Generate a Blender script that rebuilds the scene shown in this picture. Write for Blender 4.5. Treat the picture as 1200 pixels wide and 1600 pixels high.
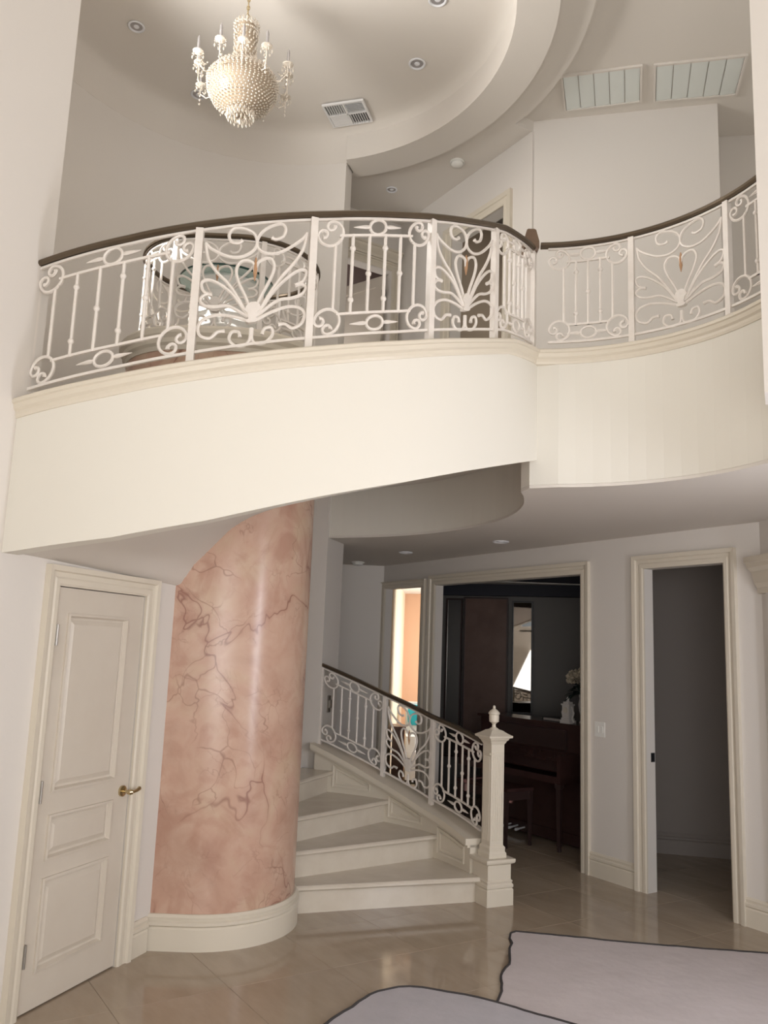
import bpy, bmesh, math, random
from mathutils import Vector, Matrix
random.seed(7)
for o in list(bpy.data.objects): bpy.data.objects.remove(o)
S = bpy.context.scene
COL = S.collection
PI = math.pi
R = math.radians
# ------------------------------------------------------------ camera
EYE = 1.75
cam_d = bpy.data.cameras.new('camera'); cam = bpy.data.objects.new('camera', cam_d); COL.objects.link(cam)
cam_d.sensor_fit = 'VERTICAL'; cam_d.sensor_height = 24.0; cam_d.lens = 24.0 * 1305 / 1600
cam_d.clip_start = 0.05; cam_d.clip_end = 200
rt = Vector((0.99926588, -0.00629762, 0.03778935)); up = Vector((-0.03831051, -0.16426302, 0.98567234)); fw = Vector((0, 0.98639647, 0.16438369))
m = Matrix.Identity(4)
for i in range(3):
    m[i][0] = rt[i]; m[i][1] = up[i]; m[i][2] = -fw[i]; m[i][3] = (0, 0, EYE)[i]
cam.matrix_world = m
S.camera = cam
# ------------------------------------------------------------ world, lights, exposure
S.view_settings.view_transform = 'Standard'; S.view_settings.look = 'None'
S.view_settings.exposure = -0.1; S.view_settings.gamma = 1.0; S.view_settings.use_curve_mapping = False
W = bpy.data.worlds.new('sky'); S.world = W; W.use_nodes = True
bg = W.node_tree.nodes['Background']; bg.inputs[0].default_value = (0.86, 0.93, 1.0, 1); bg.inputs[1].default_value = 0.5
def area(name, loc, target, sx, sy, power, col, spread=180):
    d = bpy.data.lights.new(name, 'AREA'); d.shape = 'RECTANGLE'; d.size = sx; d.size_y = sy; d.energy = power; d.color = col; d.spread = R(spread)
    o = bpy.data.objects.new(name, d); COL.objects.link(o); o.location = loc
    o.rotation_euler = (Vector(target) - Vector(loc)).to_track_quat('-Z', 'Y').to_euler()
    return o
area('daylight_entry_window', (0.2, -2.3, 4.3), (-0.3, 6, 3.9), 5.0, 3.6, 27, (1.0, 0.98, 0.95))
area('ceiling_fill', (0.2, -2.2, 1.9), (-0.2, 2.6, 7.6), 5.0, 3.2, 218, (1.0, 0.972, 0.94))  # added fill aimed upwards to brighten the ceilings
area('daylight_stair_window', (-2.45, 4.75, 5.35), (1.2, 4.9, 6.6), 1.2, 0.85, 70, (1.0, 0.975, 0.94), 122)
area('fill_back_room', (-1.1, 9.15, 4.7), (-0.3, 10.2, 6.4), 0.6, 0.8, 9, (1.0, 0.95, 0.92))  # added fill so the room behind the half open door is not black
area('fill_upper_room', (2.3, 8.6, 5.4), (0.9, 8.4, 5.0), 0.8, 1.2, 7, (1.0, 0.94, 0.86))  # added fill lifting the room beyond the upstairs right doorway
area('fill_upper_right', (4.6, 4.6, 5.3), (1.5, 5.0, 6.3), 2.2, 1.5, 20, (1.0, 0.98, 0.95))  # added fill for the upper right ceiling and wall, no window built
area('daylight_entry_door', (-0.2, -2.2, 1.35), (-0.9, 5.2, 0.7), 2.4, 2.1, 30, (1.0, 0.975, 0.95), 130)
area('daylight_side_window', (2.95, 2.75, 1.6), (-0.75, 5.27, 1.4), 0.5, 1.9, 75, (0.88, 0.91, 1.0))
area('daylight_far_room', (1.7, 11.7, 1.7), (0.2, 11.4, 1.4), 1.4, 1.6, 50, (1.0, 0.97, 0.93))
sun_d = bpy.data.lights.new('sun', 'SUN'); sun_d.energy = 14.0; sun_d.angle = R(0.6); sun_d.color = (1, 0.96, 0.92)
sun = bpy.data.objects.new('sun', sun_d); COL.objects.link(sun)
sun.rotation_euler = Vector((1.0, 0.9, -1.2)).to_track_quat('-Z', 'Y').to_euler()

# ------------------------------------------------------------ materials
def mat(name, col, rough=0.6, metal=0.0, spec=0.5, trans=0.0, ior=1.45, noise=None, bump=None, coat=0.0, var=0.0):
    mt = bpy.data.materials.new(name); mt.use_nodes = True
    nt = mt.node_tree; b = nt.nodes['Principled BSDF']
    b.inputs['Base Color'].default_value = (*col, 1); b.inputs['Roughness'].default_value = rough
    b.inputs['Metallic'].default_value = metal; b.inputs['Specular IOR Level'].default_value = spec
    b.inputs['Transmission Weight'].default_value = trans; b.inputs['IOR'].default_value = ior
    b.inputs['Coat Weight'].default_value = coat
    if noise or bump or var:
        tc = nt.nodes.new('ShaderNodeTexCoord')
    if noise:
        sc, c2, fac = noise
        n = nt.nodes.new('ShaderNodeTexNoise'); n.inputs['Scale'].default_value = sc; n.inputs['Detail'].default_value = 6; n.inputs['Roughness'].default_value = 0.6
        nt.links.new(tc.outputs['Object'], n.inputs['Vector'])
        r = nt.nodes.new('ShaderNodeValToRGB'); r.color_ramp.elements[0].position = 0.35; r.color_ramp.elements[1].position = 0.7
        r.color_ramp.elements[0].color = (*col, 1); r.color_ramp.elements[1].color = (*[a * (1 - fac) + c * fac for a, c in zip(col, c2)], 1)
        nt.links.new(n.outputs['Fac'], r.inputs['Fac']); nt.links.new(r.outputs['Color'], b.inputs['Base Color'])
        if var:
            oi = nt.nodes.new('ShaderNodeObjectInfo'); hs = nt.nodes.new('ShaderNodeHueSaturation')
            mr = nt.nodes.new('ShaderNodeMapRange'); mr.inputs['To Min'].default_value = 1 - var; mr.inputs['To Max'].default_value = 1 + var
            nt.links.new(oi.outputs['Random'], mr.inputs['Value']); nt.links.new(mr.outputs['Result'], hs.inputs['Value'])
            nt.links.new(r.outputs['Color'], hs.inputs['Color']); nt.links.new(hs.outputs['Color'], b.inputs['Base Color'])
            # shift the vein pattern per tile
            ad = nt.nodes.new('ShaderNodeVectorMath'); ad.operation = 'ADD'; sc2 = nt.nodes.new('ShaderNodeVectorMath'); sc2.operation = 'SCALE'
            sc2.inputs['Scale'].default_value = 37.0
            nt.links.new(oi.outputs['Random'], sc2.inputs[0]); nt.links.new(tc.outputs['Object'], ad.inputs[0]); nt.links.new(sc2.outputs[0], ad.inputs[1]); 
            mp = nt.nodes.new('ShaderNodeMapping'); mp.inputs['Scale'].default_value = (1, 3.2, 1)
            nt.links.new(ad.outputs[0], mp.inputs['Vector']); nt.links.new(mp.outputs[0], n.inputs['Vector'])
    if bump:
        n2 = nt.nodes.new('ShaderNodeTexNoise'); n2.inputs['Scale'].default_value = bump[0]; n2.inputs['Detail'].default_value = 3
        bp = nt.nodes.new('ShaderNodeBump'); bp.inputs['Strength'].default_value = bump[1]; bp.inputs['Distance'].default_value = 0.01
        nt.links.new(tc.outputs['Object'], n2.inputs['Vector']); nt.links.new(n2.outputs['Fac'], bp.inputs['Height']); nt.links.new(bp.outputs['Normal'], b.inputs['Normal'])
    return mt
M = {}
M['wall'] = mat('wall_paint', (0.69, 0.65, 0.605), 0.75, bump=(60, 0.05))
M['ceil'] = mat('ceiling_paint', (0.68, 0.635, 0.58), 0.8, bump=(60, 0.05))
M['band'] = mat('cream_paint', (0.73, 0.70, 0.63), 0.7)
M['trim'] = mat('trim_paint', (0.67, 0.61, 0.51), 0.4)
M['door'] = mat('door_paint', (0.63, 0.57, 0.49), 0.35, noise=(3, (0.55, 0.48, 0.4), 0.4))
M['stone'] = mat('cream_stone', (0.66, 0.60, 0.51), 0.22, noise=(5, (0.56, 0.49, 0.40), 0.6))
M['tile'] = mat('beige_marble_tile', (0.40, 0.325, 0.245), 0.085, noise=(2.2, (0.335, 0.262, 0.19), 1.0), var=0.03)
M['grout'] = mat('tile_grout', (0.36, 0.295, 0.225), 0.6)
M['iron'] = mat('white_painted_iron', (0.76, 0.71, 0.66), 0.38, noise=(14, (0.64, 0.58, 0.52), 0.5))
M['bronze'] = mat('bronze_handrail', (0.13, 0.10, 0.07), 0.3, metal=0.7)
M['brass'] = mat('brass', (0.55, 0.45, 0.27), 0.25, metal=1.0)
M['rust'] = mat('rusty_tip', (0.42, 0.24, 0.13), 0.5)
M['steel'] = mat('dull_steel', (0.32, 0.30, 0.27), 0.4, metal=0.9)
M['chrome'] = mat('white_lamp_trim', (0.75, 0.75, 0.77), 0.3)
M['lampin'] = mat('lamp_recess', (0.42, 0.40, 0.40), 0.35, metal=0.4)
M['black'] = mat('black', (0.015, 0.015, 0.017), 0.4)
M['mahog'] = mat('mahogany', (0.055, 0.026, 0.024), 0.22, noise=(6, (0.036, 0.018, 0.017), 0.8))
M['mahogd'] = mat('dark_mahogany', (0.045, 0.026, 0.024), 0.3)
M['ivory'] = mat('ivory_keys', (0.6, 0.56, 0.48), 0.3)
M['mirror'] = mat('mirror_glass', (0.42, 0.40, 0.37), 0.02, metal=1.0)
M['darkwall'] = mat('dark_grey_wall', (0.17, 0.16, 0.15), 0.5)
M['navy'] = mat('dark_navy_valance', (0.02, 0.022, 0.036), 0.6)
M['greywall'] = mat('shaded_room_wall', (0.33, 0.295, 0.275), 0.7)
M['columnrefl'] = mat('painted_column_reflection', (0.17, 0.105, 0.085), 0.25, noise=(3, (0.12, 0.07, 0.058), 1.0))  # mirror reflection of the pink column, put into plain colour
M['orange'] = mat('orange_wall', (0.80, 0.52, 0.36), 0.7)
M['cream'] = mat('cream_wall', (0.84, 0.73, 0.55), 0.7)
M['whiteceil'] = mat('white_ceiling', (0.85, 0.82, 0.78), 0.8)
M['rug'] = mat('lilac_grey_cloth', (0.56, 0.505, 0.505), 0.9, noise=(4, (0.50, 0.45, 0.445), 0.8), bump=(11, 0.55))
M['rugb'] = mat('blue_grey_cloth', (0.46, 0.44, 0.47), 0.9, noise=(4, (0.40, 0.385, 0.41), 0.8), bump=(11, 0.55))
M['edge'] = mat('dark_cloth_border', (0.045, 0.04, 0.04), 0.9)
M['glass'] = mat('teal_glass', (0.62, 0.76, 0.74), 0.03, trans=0.75, ior=1.45)
M['glassedge'] = mat('green_glass_edge', (0.03, 0.07, 0.06), 0.1)
M['crystal'] = mat('cut_crystal', (0.95, 0.87, 0.76), 0.08, trans=0.4, ior=1.5, spec=0.8)
M['crystalw'] = mat('crystal_liner', (0.44, 0.355, 0.265), 0.35)
M['pot'] = mat('white_ribbed_plaster', (0.80, 0.79, 0.75), 0.4)
M['wood'] = mat('brown_wood', (0.19, 0.125, 0.08), 0.35, noise=(7, (0.12, 0.075, 0.05), 0.8))
M['woodl'] = mat('warm_brown_wood', (0.36, 0.19, 0.12), 0.4, noise=(7, (0.26, 0.13, 0.08), 0.8))
M['whitefab'] = mat('white_fabric', (0.8, 0.78, 0.76), 0.8)
M['teal'] = mat('teal_fabric', (0.03, 0.42, 0.50), 0.8)
M['petal'] = mat('ivory_petals', (0.62, 0.56, 0.45), 0.8, noise=(30, (0.45, 0.38, 0.27), 0.8))
M['leaf'] = mat('dark_leaves', (0.02, 0.04, 0.035), 0.5)
M['porc'] = mat('white_porcelain', (0.62, 0.60, 0.58), 0.25)
M['vent'] = mat('white_grille', (0.74, 0.73, 0.72), 0.5)
M['ventin'] = mat('grille_dark', (0.10, 0.10, 0.105), 0.7)
M['frost'] = mat('frosted_pale_slat', (0.70, 0.73, 0.70), 0.35)
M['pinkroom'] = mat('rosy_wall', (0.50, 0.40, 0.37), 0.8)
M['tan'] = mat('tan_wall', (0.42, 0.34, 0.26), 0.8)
def marble():
    mt = bpy.data.materials.new('pink_marbled_plaster'); mt.use_nodes = True; nt = mt.node_tree; b = nt.nodes['Principled BSDF']
    L = nt.links.new; N = nt.nodes.new
    tc = N('ShaderNodeTexCoord')
    def noise(sc, det, dist=0.0, rough=0.55):
        n = N('ShaderNodeTexNoise'); n.inputs['Scale'].default_value = sc; n.inputs['Detail'].default_value = det; n.inputs['Distortion'].default_value = dist; n.inputs['Roughness'].default_value = rough
        L(tc.outputs['Object'], n.inputs['Vector']); return n
    n1 = noise(1.9, 4, 1.2)
    r1 = N('ShaderNodeValToRGB'); e = r1.color_ramp.elements
    e[0].position = 0.30; e[0].color = (0.44, 0.265, 0.195, 1); e[1].position = 0.72; e[1].color = (0.555, 0.40, 0.285, 1)
    x = e.new(0.5); x.color = (0.54, 0.345, 0.26, 1)
    L(n1.outputs['Fac'], r1.inputs['Fac'])
    n2 = noise(5, 8, 0.6, 0.6); r2 = N('ShaderNodeValToRGB'); r2.color_ramp.elements[0].position = 0.42; r2.color_ramp.elements[1].position = 0.72
    L(n2.outputs['Fac'], r2.inputs['Fac'])
    mx = N('ShaderNodeMix'); mx.data_type = 'RGBA'; L(r1.outputs['Color'], mx.inputs[6]); mx.inputs[7].default_value = (0.64, 0.48, 0.375, 1)
    ml = N('ShaderNodeMath'); ml.operation = 'MULTIPLY'; ml.inputs[1].default_value = 0.45; L(r2.outputs['Color'], ml.inputs[0]); L(ml.outputs[0], mx.inputs[0])
    last = mx.outputs[2]
    # broad darker drifts
    n3 = noise(2.6, 5, 2.5, 0.5); r3 = N('ShaderNodeMapRange'); r3.inputs['From Min'].default_value = 0.50; r3.inputs['From Max'].default_value = 0.70; r3.inputs['To Max'].default_value = 0.55
    L(n3.outputs['Fac'], r3.inputs['Value']); m3 = N('ShaderNodeMix'); m3.data_type = 'RGBA'; L(last, m3.inputs[6]); m3.inputs[7].default_value = (0.40, 0.215, 0.155, 1); L(r3.outputs[0], m3.inputs[0]); last = m3.outputs[2]
    # veins: voronoi cell borders, gently warped, broken up by a mask
    for sc, wd, det, wid, amt, col, m0 in ((1.15, 0.75, 3, 0.050, 0.22, (0.30, 0.125, 0.09, 1), 0.36), (1.15, 0.75, 3, 0.010, 0.75, (0.21, 0.085, 0.065, 1), 0.38), (2.9, 0.45, 3, 0.018, 0.6, (0.21, 0.09, 0.065, 1), 0.45), (7.0, 0.22, 4, 0.03, 0.4, (0.22, 0.10, 0.075, 1), 0.52)):
        nd = noise(1.6 + sc * 0.5, det, 0.6, 0.55)
        sub = N('ShaderNodeVectorMath'); sub.operation = 'MULTIPLY_ADD'; sub.inputs[1].default_value = (wd,) * 3
        L(nd.outputs['Color'], sub.inputs[0]); L(tc.outputs['Object'], sub.inputs[2])
        vo = N('ShaderNodeTexVoronoi'); vo.feature = 'DISTANCE_TO_EDGE'; vo.inputs['Scale'].default_value = sc; L(sub.outputs[0], vo.inputs['Vector'])
        rr = N('ShaderNodeMapRange'); rr.inputs['From Min'].default_value = 0.0; rr.inputs['From Max'].default_value = wid; rr.inputs['To Min'].default_value = 1; rr.inputs['To Max'].default_value = 0
        L(vo.outputs['Distance'], rr.inputs['Value'])
        mk = noise(1.5 + sc * 0.35, 2); mr = N('ShaderNodeMapRange'); mr.inputs['From Min'].default_value = m0; mr.inputs['From Max'].default_value = m0 + 0.16
        L(mk.outputs['Fac'], mr.inputs['Value'])
        p = N('ShaderNodeMath'); p.operation = 'MULTIPLY'; L(rr.outputs[0], p.inputs[0]); L(mr.outputs[0], p.inputs[1])
        p2 = N('ShaderNodeMath'); p2.operation = 'MULTIPLY'; p2.inputs[1].default_value = amt; L(p.outputs[0], p2.inputs[0])
        mm = N('ShaderNodeMix'); mm.data_type = 'RGBA'; L(last, mm.inputs[6]); mm.inputs[7].default_value = col; L(p2.outputs[0], mm.inputs[0]); last = mm.outputs[2]
    L(last, b.inputs['Base Color']); b.inputs['Roughness'].default_value = 0.26; b.inputs['Specular IOR Level'].default_value = 0.5
    return mt
M['marble'] = marble()

# ------------------------------------------------------------ mesh builder
class MB:
    def __init__(s): s.v = []; s.f = []
    def add(s, vs, fs):
        n = len(s.v); s.v += [tuple(v) for v in vs]; s.f += [tuple(i + n for i in f) for f in fs]
    def hexa(s, p):  # 8 points: 4 bottom ccw, 4 top ccw
        s.add(p, [(3, 2, 1, 0), (4, 5, 6, 7), (0, 1, 5, 4), (1, 2, 6, 5), (2, 3, 7, 6), (3, 0, 4, 7)])
    def box(s, x0, y0, z0, x1, y1, z1):
        s.hexa([(x0, y0, z0), (x1, y0, z0), (x1, y1, z0), (x0, y1, z0), (x0, y0, z1), (x1, y0, z1), (x1, y1, z1), (x0, y1, z1)])
    def obox(s, P, u, n, s0, s1, d0, d1, z0, z1):  # box along plan dir u from P, depth along n
        def q(a, d, z): return (P[0] + u[0] * a + n[0] * d, P[1] + u[1] * a + n[1] * d, z)
        s.hexa([q(s0, d0, z0), q(s1, d0, z0), q(s1, d1, z0), q(s0, d1, z0), q(s0, d0, z1), q(s1, d0, z1), q(s1, d1, z1), q(s0, d1, z1)])
    def tube(s, pts, r, n=6, closed=False, caps=True):
        pts = [Vector(p) for p in pts]; N = len(pts)
        rs = r if isinstance(r, (list, tuple)) else [r] * N
        t0 = None; frames = []
        for i in range(N):
            a = pts[(i - 1) % N] if (closed or i > 0) else pts[i]; b = pts[(i + 1) % N] if (closed or i < N - 1) else pts[i]
            t = (b - a); t = t.normalized() if t.length > 1e-9 else Vector((0, 0, 1))
            if t0 is None:
                x = t.orthogonal().normalized()
            else:
                x = (x - t * x.dot(t)); x = x.normalized() if x.length > 1e-6 else t.orthogonal().normalized()
            t0 = t; frames.append((x, t.cross(x)))
        base = len(s.v)
        for i in range(N):
            x, y = frames[i]
            for k in range(n):
                a = 2 * PI * k / n + PI / n
                s.v.append(tuple(pts[i] + (x * math.cos(a) + y * math.sin(a)) * rs[i]))
        for i in range(N if closed else N - 1):
            j = (i + 1) % N
            for k in range(n):
                l = (k + 1) % n
                s.f.append((base + i * n + k, base + i * n + l, base + j * n + l, base + j * n + k))
        if caps and not closed:
            s.f.append(tuple(base + k for k in reversed(range(n)))); s.f.append(tuple(base + (N - 1) * n + k for k in range(n)))
    def lathe(s, prof, c=(0, 0, 0), n=16, a0=0, a1=2 * PI):
        full = abs(a1 - a0 - 2 * PI) < 1e-6; cnt = n if full else n + 1; b = len(s.v)
        for i in range(cnt):
            a = a0 + (a1 - a0) * i / n
            for r, z in prof: s.v.append((c[0] + r * math.cos(a), c[1] + r * math.sin(a), c[2] + z))
        P = len(prof)
        for i in range(n):
            j = (i + 1) % cnt
            for k in range(P - 1): s.f.append((b + i * P + k, b + j * P + k, b + j * P + k + 1, b + i * P + k + 1))
    def prism(s, poly, z0, z1):
        N = len(poly); ar = sum(poly[i][0] * poly[(i + 1) % N][1] - poly[(i + 1) % N][0] * poly[i][1] for i in range(N))
        if ar < 0: poly = poly[::-1]
        b = len(s.v); s.v += [(x, y, z0) for x, y in poly] + [(x, y, z1) for x, y in poly]
        s.f.append(tuple(b + i for i in reversed(range(N)))); s.f.append(tuple(b + N + i for i in range(N)))
        for i in range(N):
            j = (i + 1) % N; s.f.append((b + i, b + j, b + N + j, b + N + i))
    def sweep(s, stations, closed=False):  # list of cross-sections (each a closed loop of points)
        b = len(s.v); P = len(stations[0]); N = len(stations)
        for st in stations: s.v += [tuple(p) for p in st]
        for i in range(N if closed else N - 1):
            j = (i + 1) % N
            for k in range(P):
                l = (k + 1) % P; s.f.append((b + i * P + k, b + j * P + k, b + j * P + l, b + i * P + l))
        if not closed:
            s.f.append(tuple(b + k for k in range(P))); s.f.append(tuple(b + (N - 1) * P + k for k in reversed(range(P))))
    def plan_sweep(s, pts, prof, closed=False, z=0.0, left=True):  # prof (d,z); d to the left of the path
        N = len(pts); st = []
        for i in range(N):
            def dirn(a, b): 
                d = Vector((b[0] - a[0], b[1] - a[1])); return d.normalized()
            d1 = dirn(pts[i - 1], pts[i]) if (closed or i > 0) else dirn(pts[i], pts[i + 1])
            d2 = dirn(pts[i], pts[(i + 1) % N]) if (closed or i < N - 1) else d1
            n1 = Vector((-d1.y, d1.x)); n2 = Vector((-d2.y, d2.x)); nn = (n1 + n2)
            nn = nn / max(0.3, nn.dot(n1)) if nn.length > 1e-6 else n1
            if not left: nn = -nn
            zz = z[i] if isinstance(z, (list, tuple)) else z
            st.append([(pts[i][0] + nn.x * d, pts[i][1] + nn.y * d, zz + h) for d, h in prof])
        s.sweep(st, closed)
    def build(s, name, material, parent=None, smooth=None, loc=None):
        me = bpy.data.meshes.new(name); me.from_pydata(s.v, [], s.f)
        bm = bmesh.new(); bm.from_mesh(me); bmesh.ops.recalc_face_normals(bm, faces=bm.faces); bm.to_mesh(me); bm.free()
        me.materials.append(material)
        if smooth is not None:
            me.shade_smooth(); me.set_sharp_from_angle(angle=R(smooth))
        o = bpy.data.objects.new(name, me); COL.objects.link(o)
        if parent is not None: o.parent = parent; o.matrix_parent_inverse = parent.matrix_world.inverted()
        if loc: o.location = loc
        return o
def empty(name, loc, label=None, cat=None, group=None, kind=None):
    o = bpy.data.objects.new(name, None); COL.objects.link(o); o.location = loc; o.empty_display_size = 0.1
    o.matrix_world = Matrix.Translation(loc)
    tag(o, label, cat, group, kind); return o
def tag(o, label=None, cat=None, group=None, kind=None):
    if label: o['label'] = label
    if cat: o['category'] = cat
    if group: o['group'] = group
    if kind: o['kind'] = kind
    return o
def copy_tree(o, parent=None, loc=None):
    c = o.copy(); COL.objects.link(c)
    if parent is not None: c.parent = parent
    if loc is not None: c.location = loc
    for ch in list(o.children): copy_tree(ch, c)
    return c
def struct(name, mb, material, label, smooth=None, parent=None):
    o = mb.build(name, material, parent, smooth); tag(o, label, None, None, 'structure'); return o

# ------------------------------------------------------------ plan constants
C = (-1.05, 5.75)            # centre of the round stairwell
RS = 2.0                     # radius of the balustrade line
F2 = 3.55                    # upper floor
ZC = 2.785                   # ceiling under the upper floor
def pol(th, r, z=None, c=C):
    p = (c[0] + r * math.cos(R(th)), c[1] + r * math.sin(R(th)))
    return p if z is None else (p[0], p[1], z)
def lerp_tab(tab, x):
    if x <= tab[0][0]: return tab[0][1]
    for (a, va), (b, vb) in zip(tab, tab[1:]):
        if x <= b: 
            return va + (vb - va) * (x - a) / (b - a)
    return tab[-1][1]
TOPT = [(235, 2.760), (250.5, 2.865), (263, 2.950), (275.7, 3.053), (291, 3.185), (303, 3.302), (316, 3.444), (328, 3.580), (336, 3.625), (342, 3.650), (360, 3.650)]
BOTT = [(235, 2.10), (251, 2.135), (265, 2.205), (277, 2.30), (292, 2.46), (304, 2.58), (316.6, 2.714), (330, 2.85), (343, 2.98), (350, 3.0), (360, 3.0)]
INT = [(235, 2.10), (250, 2.10), (258, 2.24), (270, 2.37), (279, 2.47), (292, 2.57), (308, 2.66), (329, 2.74), (343, 2.79), (365, 2.82)]
LOWT = [(14, 0.40), (24, 0.455), (40.8, 0.565), (55.5, 0.715), (74, 0.94), (90, 1.12)]
def rbow(th): return 0.09 * max(0, (th - 318) / 24.0) ** 1.5 if th > 318 else 0.0
A0 = (-1.62, 4.21); UD = (0.3348, 0.9423); ND = (0.9423, -0.3348)   # door wall: origin, direction, room side
PH = (0.03, 10.05); UH = (0.539, -0.8425); NH = (-0.8425, -0.539)                                    # diagonal hall wall
def neg(v): return (-v[0], -v[1])
def wall_open(P, u, nf, s0, s1, z0, z1, th, ops=()):   # solid wall; face on P-line, body behind the face
    mb = MB(); nb = neg(nf); s = s0
    for a, b, h in sorted(ops):
        mb.obox(P, u, nb, s, a, 0, th, z0, z1); mb.obox(P, u, nb, a, b, 0, th, h, z1); s = b
    mb.obox(P, u, nb, s, s1, 0, th, z0, z1); return mb
def casing(P, u, nf, a, b, h, w, z0=0.0, d=1.0):
    prof = [(0, -0.004), (0, 0.014), (0.012, 0.020), (0.035, 0.020), (0.045, 0.015), (0.068, 0.018), (0.074, 0.032), (w, 0.036), (w, -0.004)]
    mb = MB()
    def q(s, dd, z): return (P[0] + u[0] * s + nf[0] * dd, P[1] + u[1] * s + nf[1] * dd, z)
    st = [[q(a - t, dd * d, z0) for t, dd in prof], [q(a - t, dd * d, h + t) for t, dd in prof], [q(b + t, dd * d, h + t) for t, dd in prof], [q(b + t, dd * d, z0) for t, dd in prof]]
    mb.sweep(st); return mb
BASE = [(-0.005, 0), (0.022, 0), (0.022, 0.115), (0.016, 0.125), (0.026, 0.135), (0.026, 0.15), (0.014, 0.158), (0.018, 0.175), (0.008, 0.19), (-0.005, 0.19)]
def pts_on(P, u, *ss): return [(P[0] + u[0] * s, P[1] + u[1] * s) for s in ss]
def arc(th0, th1, r, n, c=C): return [pol(th0 + (th1 - th0) * i / n, r, None, c) for i in range(n + 1)]

# ============================================================ FLOOR
mb = MB(); mb.box(-6, -3, -0.12, 6, 15, -0.004)
floor = struct('floor', mb, M['grout'], 'beige polished marble floor laid in diagonal square tiles')
tb = MB(); t = 0.61; g = 0.0008; bv = 0.001
a, b_ = t / 2 - g, t / 2 - g - bv
tb.add([(-a, -a, -0.004), (a, -a, -0.004), (a, a, -0.004), (-a, a, -0.004), (-a, -a, -0.0012), (a, -a, -0.0012), (a, a, -0.0012), (-a, a, -0.0012), (-b_, -b_, 0), (b_, -b_, 0), (b_, b_, 0), (-b_, b_, 0)],
       [(0, 1, 5, 4), (1, 2, 6, 5), (2, 3, 7, 6), (3, 0, 4, 7), (4, 5, 9, 8), (5, 6, 10, 9), (6, 7, 11, 10), (7, 4, 8, 11), (8, 9, 10, 11)])
tang = math.atan2(UH[1], UH[0]); proto = None; cnt = 0
for i in range(-14, 15):
    for j in range(-14, 15):
        x = 0.6 + t * (i * math.cos(tang) - j * math.sin(tang)); y = 6.6 + t * (i * math.sin(tang) + j * math.cos(tang))
        if y < 3.6 or y > 10.6 or abs(x - 0.05 * y) > 0.36 * y + 0.7: continue
        if x < -1.3 + 0.35 * (y - 5.1) - 0.35 and y > 3.6: continue
        if proto is None:
            proto = tb.build('tile', M['tile'], floor); o = proto
        else:
            o = proto.copy(); COL.objects.link(o)
        o.location = (x, y, 0); o.rotation_euler = (0, 0, tang + random.choice((0, PI))); cnt += 1
print('tiles', cnt)

# ============================================================ LOWER WALLS
DW, DH = 0.735, 2.013
mb = wall_open(A0, UD, ND, -8.0, 1.045, 0, 2.14, 0.16, [(0.0, DW, DH)])
w_left = struct('wall_left', mb, M['wall'], 'lower wall with the panelled closet door under the stairs')
struct('trim_1', casing(A0, UD, ND, 0.0, DW, DH, 0.10), M['trim'], 'moulded white casing around the panelled closet door')
mb = MB(); mb.obox(A0, UD, ND, -8.0, -0.28, -0.16, 0.0, 2.14, 6.85)
struct('wall_left_upper', mb, M['wall'], 'tall pale wall above the closet door where the stair balustrade ends')
# curved stairwell wall (with a window out of view on its west side) - inner radius 1.96
mb = MB()
def sector(mb, r0, r1, th0, th1, z0, z1, n, c=C):
    st = []
    for i in range(n + 1):
        th = th0 + (th1 - th0) * i / n
        f = lambda v: v(th) if callable(v) else v
        st.append([pol(th, f(r0), f(z0), c), pol(th, f(r1), f(z0), c), pol(th, f(r1), f(z1), c), pol(th, f(r0), f(z1), c)])
    mb.sweep(st)
sector(mb, 1.97, 2.43, 74, 84, 0, ZC, 4); sector(mb, 1.97, 2.15, 84, 247, 0, ZC, 40)
sector(mb, 1.97, 2.15, 74, 198, ZC, 6.85, 34); sector(mb, 1.97, 2.15, 230, 247, ZC, 6.85, 6)
sector(mb, 1.97, 2.15, 198, 230, ZC, 4.88, 10); sector(mb, 1.97, 2.15, 198, 230, 5.8, 6.85, 10)
struct('wall_stairwell', mb, M['wall'], 'curved pale wall wrapping the round stairwell', 30)
# diagonal hall wall
OPS = [(0.05, 0.80, 2.485), (1.06, 3.21, 2.485), (3.90, 4.635, 2.49)]
struct('wall_hall', wall_open(PH, UH, NH, -0.05, 4.93, 0, ZC + 0.05, 0.10, OPS), M['wall'], 'diagonal hall wall with three cased openings')
for k, ((a, b, h), lab) in enumerate(zip(OPS, ('narrow cased opening glowing from the orange room', 'wide cased opening to the dark piano room', 'cased doorway to the unlit room at right'))):
    struct('trim_%d' % (k + 2), casing(PH, UH, NH, a, b, h, 0.105 if k else 0.08), M['trim'], 'cream moulding around the ' + lab)
mb = MB(); mb.plan_sweep(pts_on(PH, UH, 3.315, 3.795), BASE, left=False)
struct('baseboard_hall', mb, M['trim'], 'tall cream baseboard between the piano opening and the dark doorway')
mb = MB(); mb.plan_sweep(pts_on(PH, UH, 4.74, 4.93) + [(3.2, 5.0)], BASE, left=False)
struct('baseboard_right', mb, M['trim'], 'tall cream baseboard right of the dark doorway')
mb = MB(); mb.box(-1.6, 10.05, 0, 0.03, 10.2, ZC + 0.05)
mb.box(-1.75, 7.65, 0, -1.6, 10.2, 7.0)  # unseen end wall added to keep stray sun out of the hall
struct('wall_hall_left', mb, M['wall'], 'plain wall at the end of the hall behind the stair rail')
e0 = pts_on(PH, UH, 4.93)[0]
mb = MB(); ur = Vector((3.6 - e0[0], -2.6 - e0[1])).normalized(); ur = (ur.x, ur.y); nr = (-ur[1] * -1, -ur[0]); nr = (ur[1], -ur[0])
mb.obox(e0, ur, (-ur[1], ur[0]), -0.05, 9.0, 0, 0.18, 0, ZC + 0.05)
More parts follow.
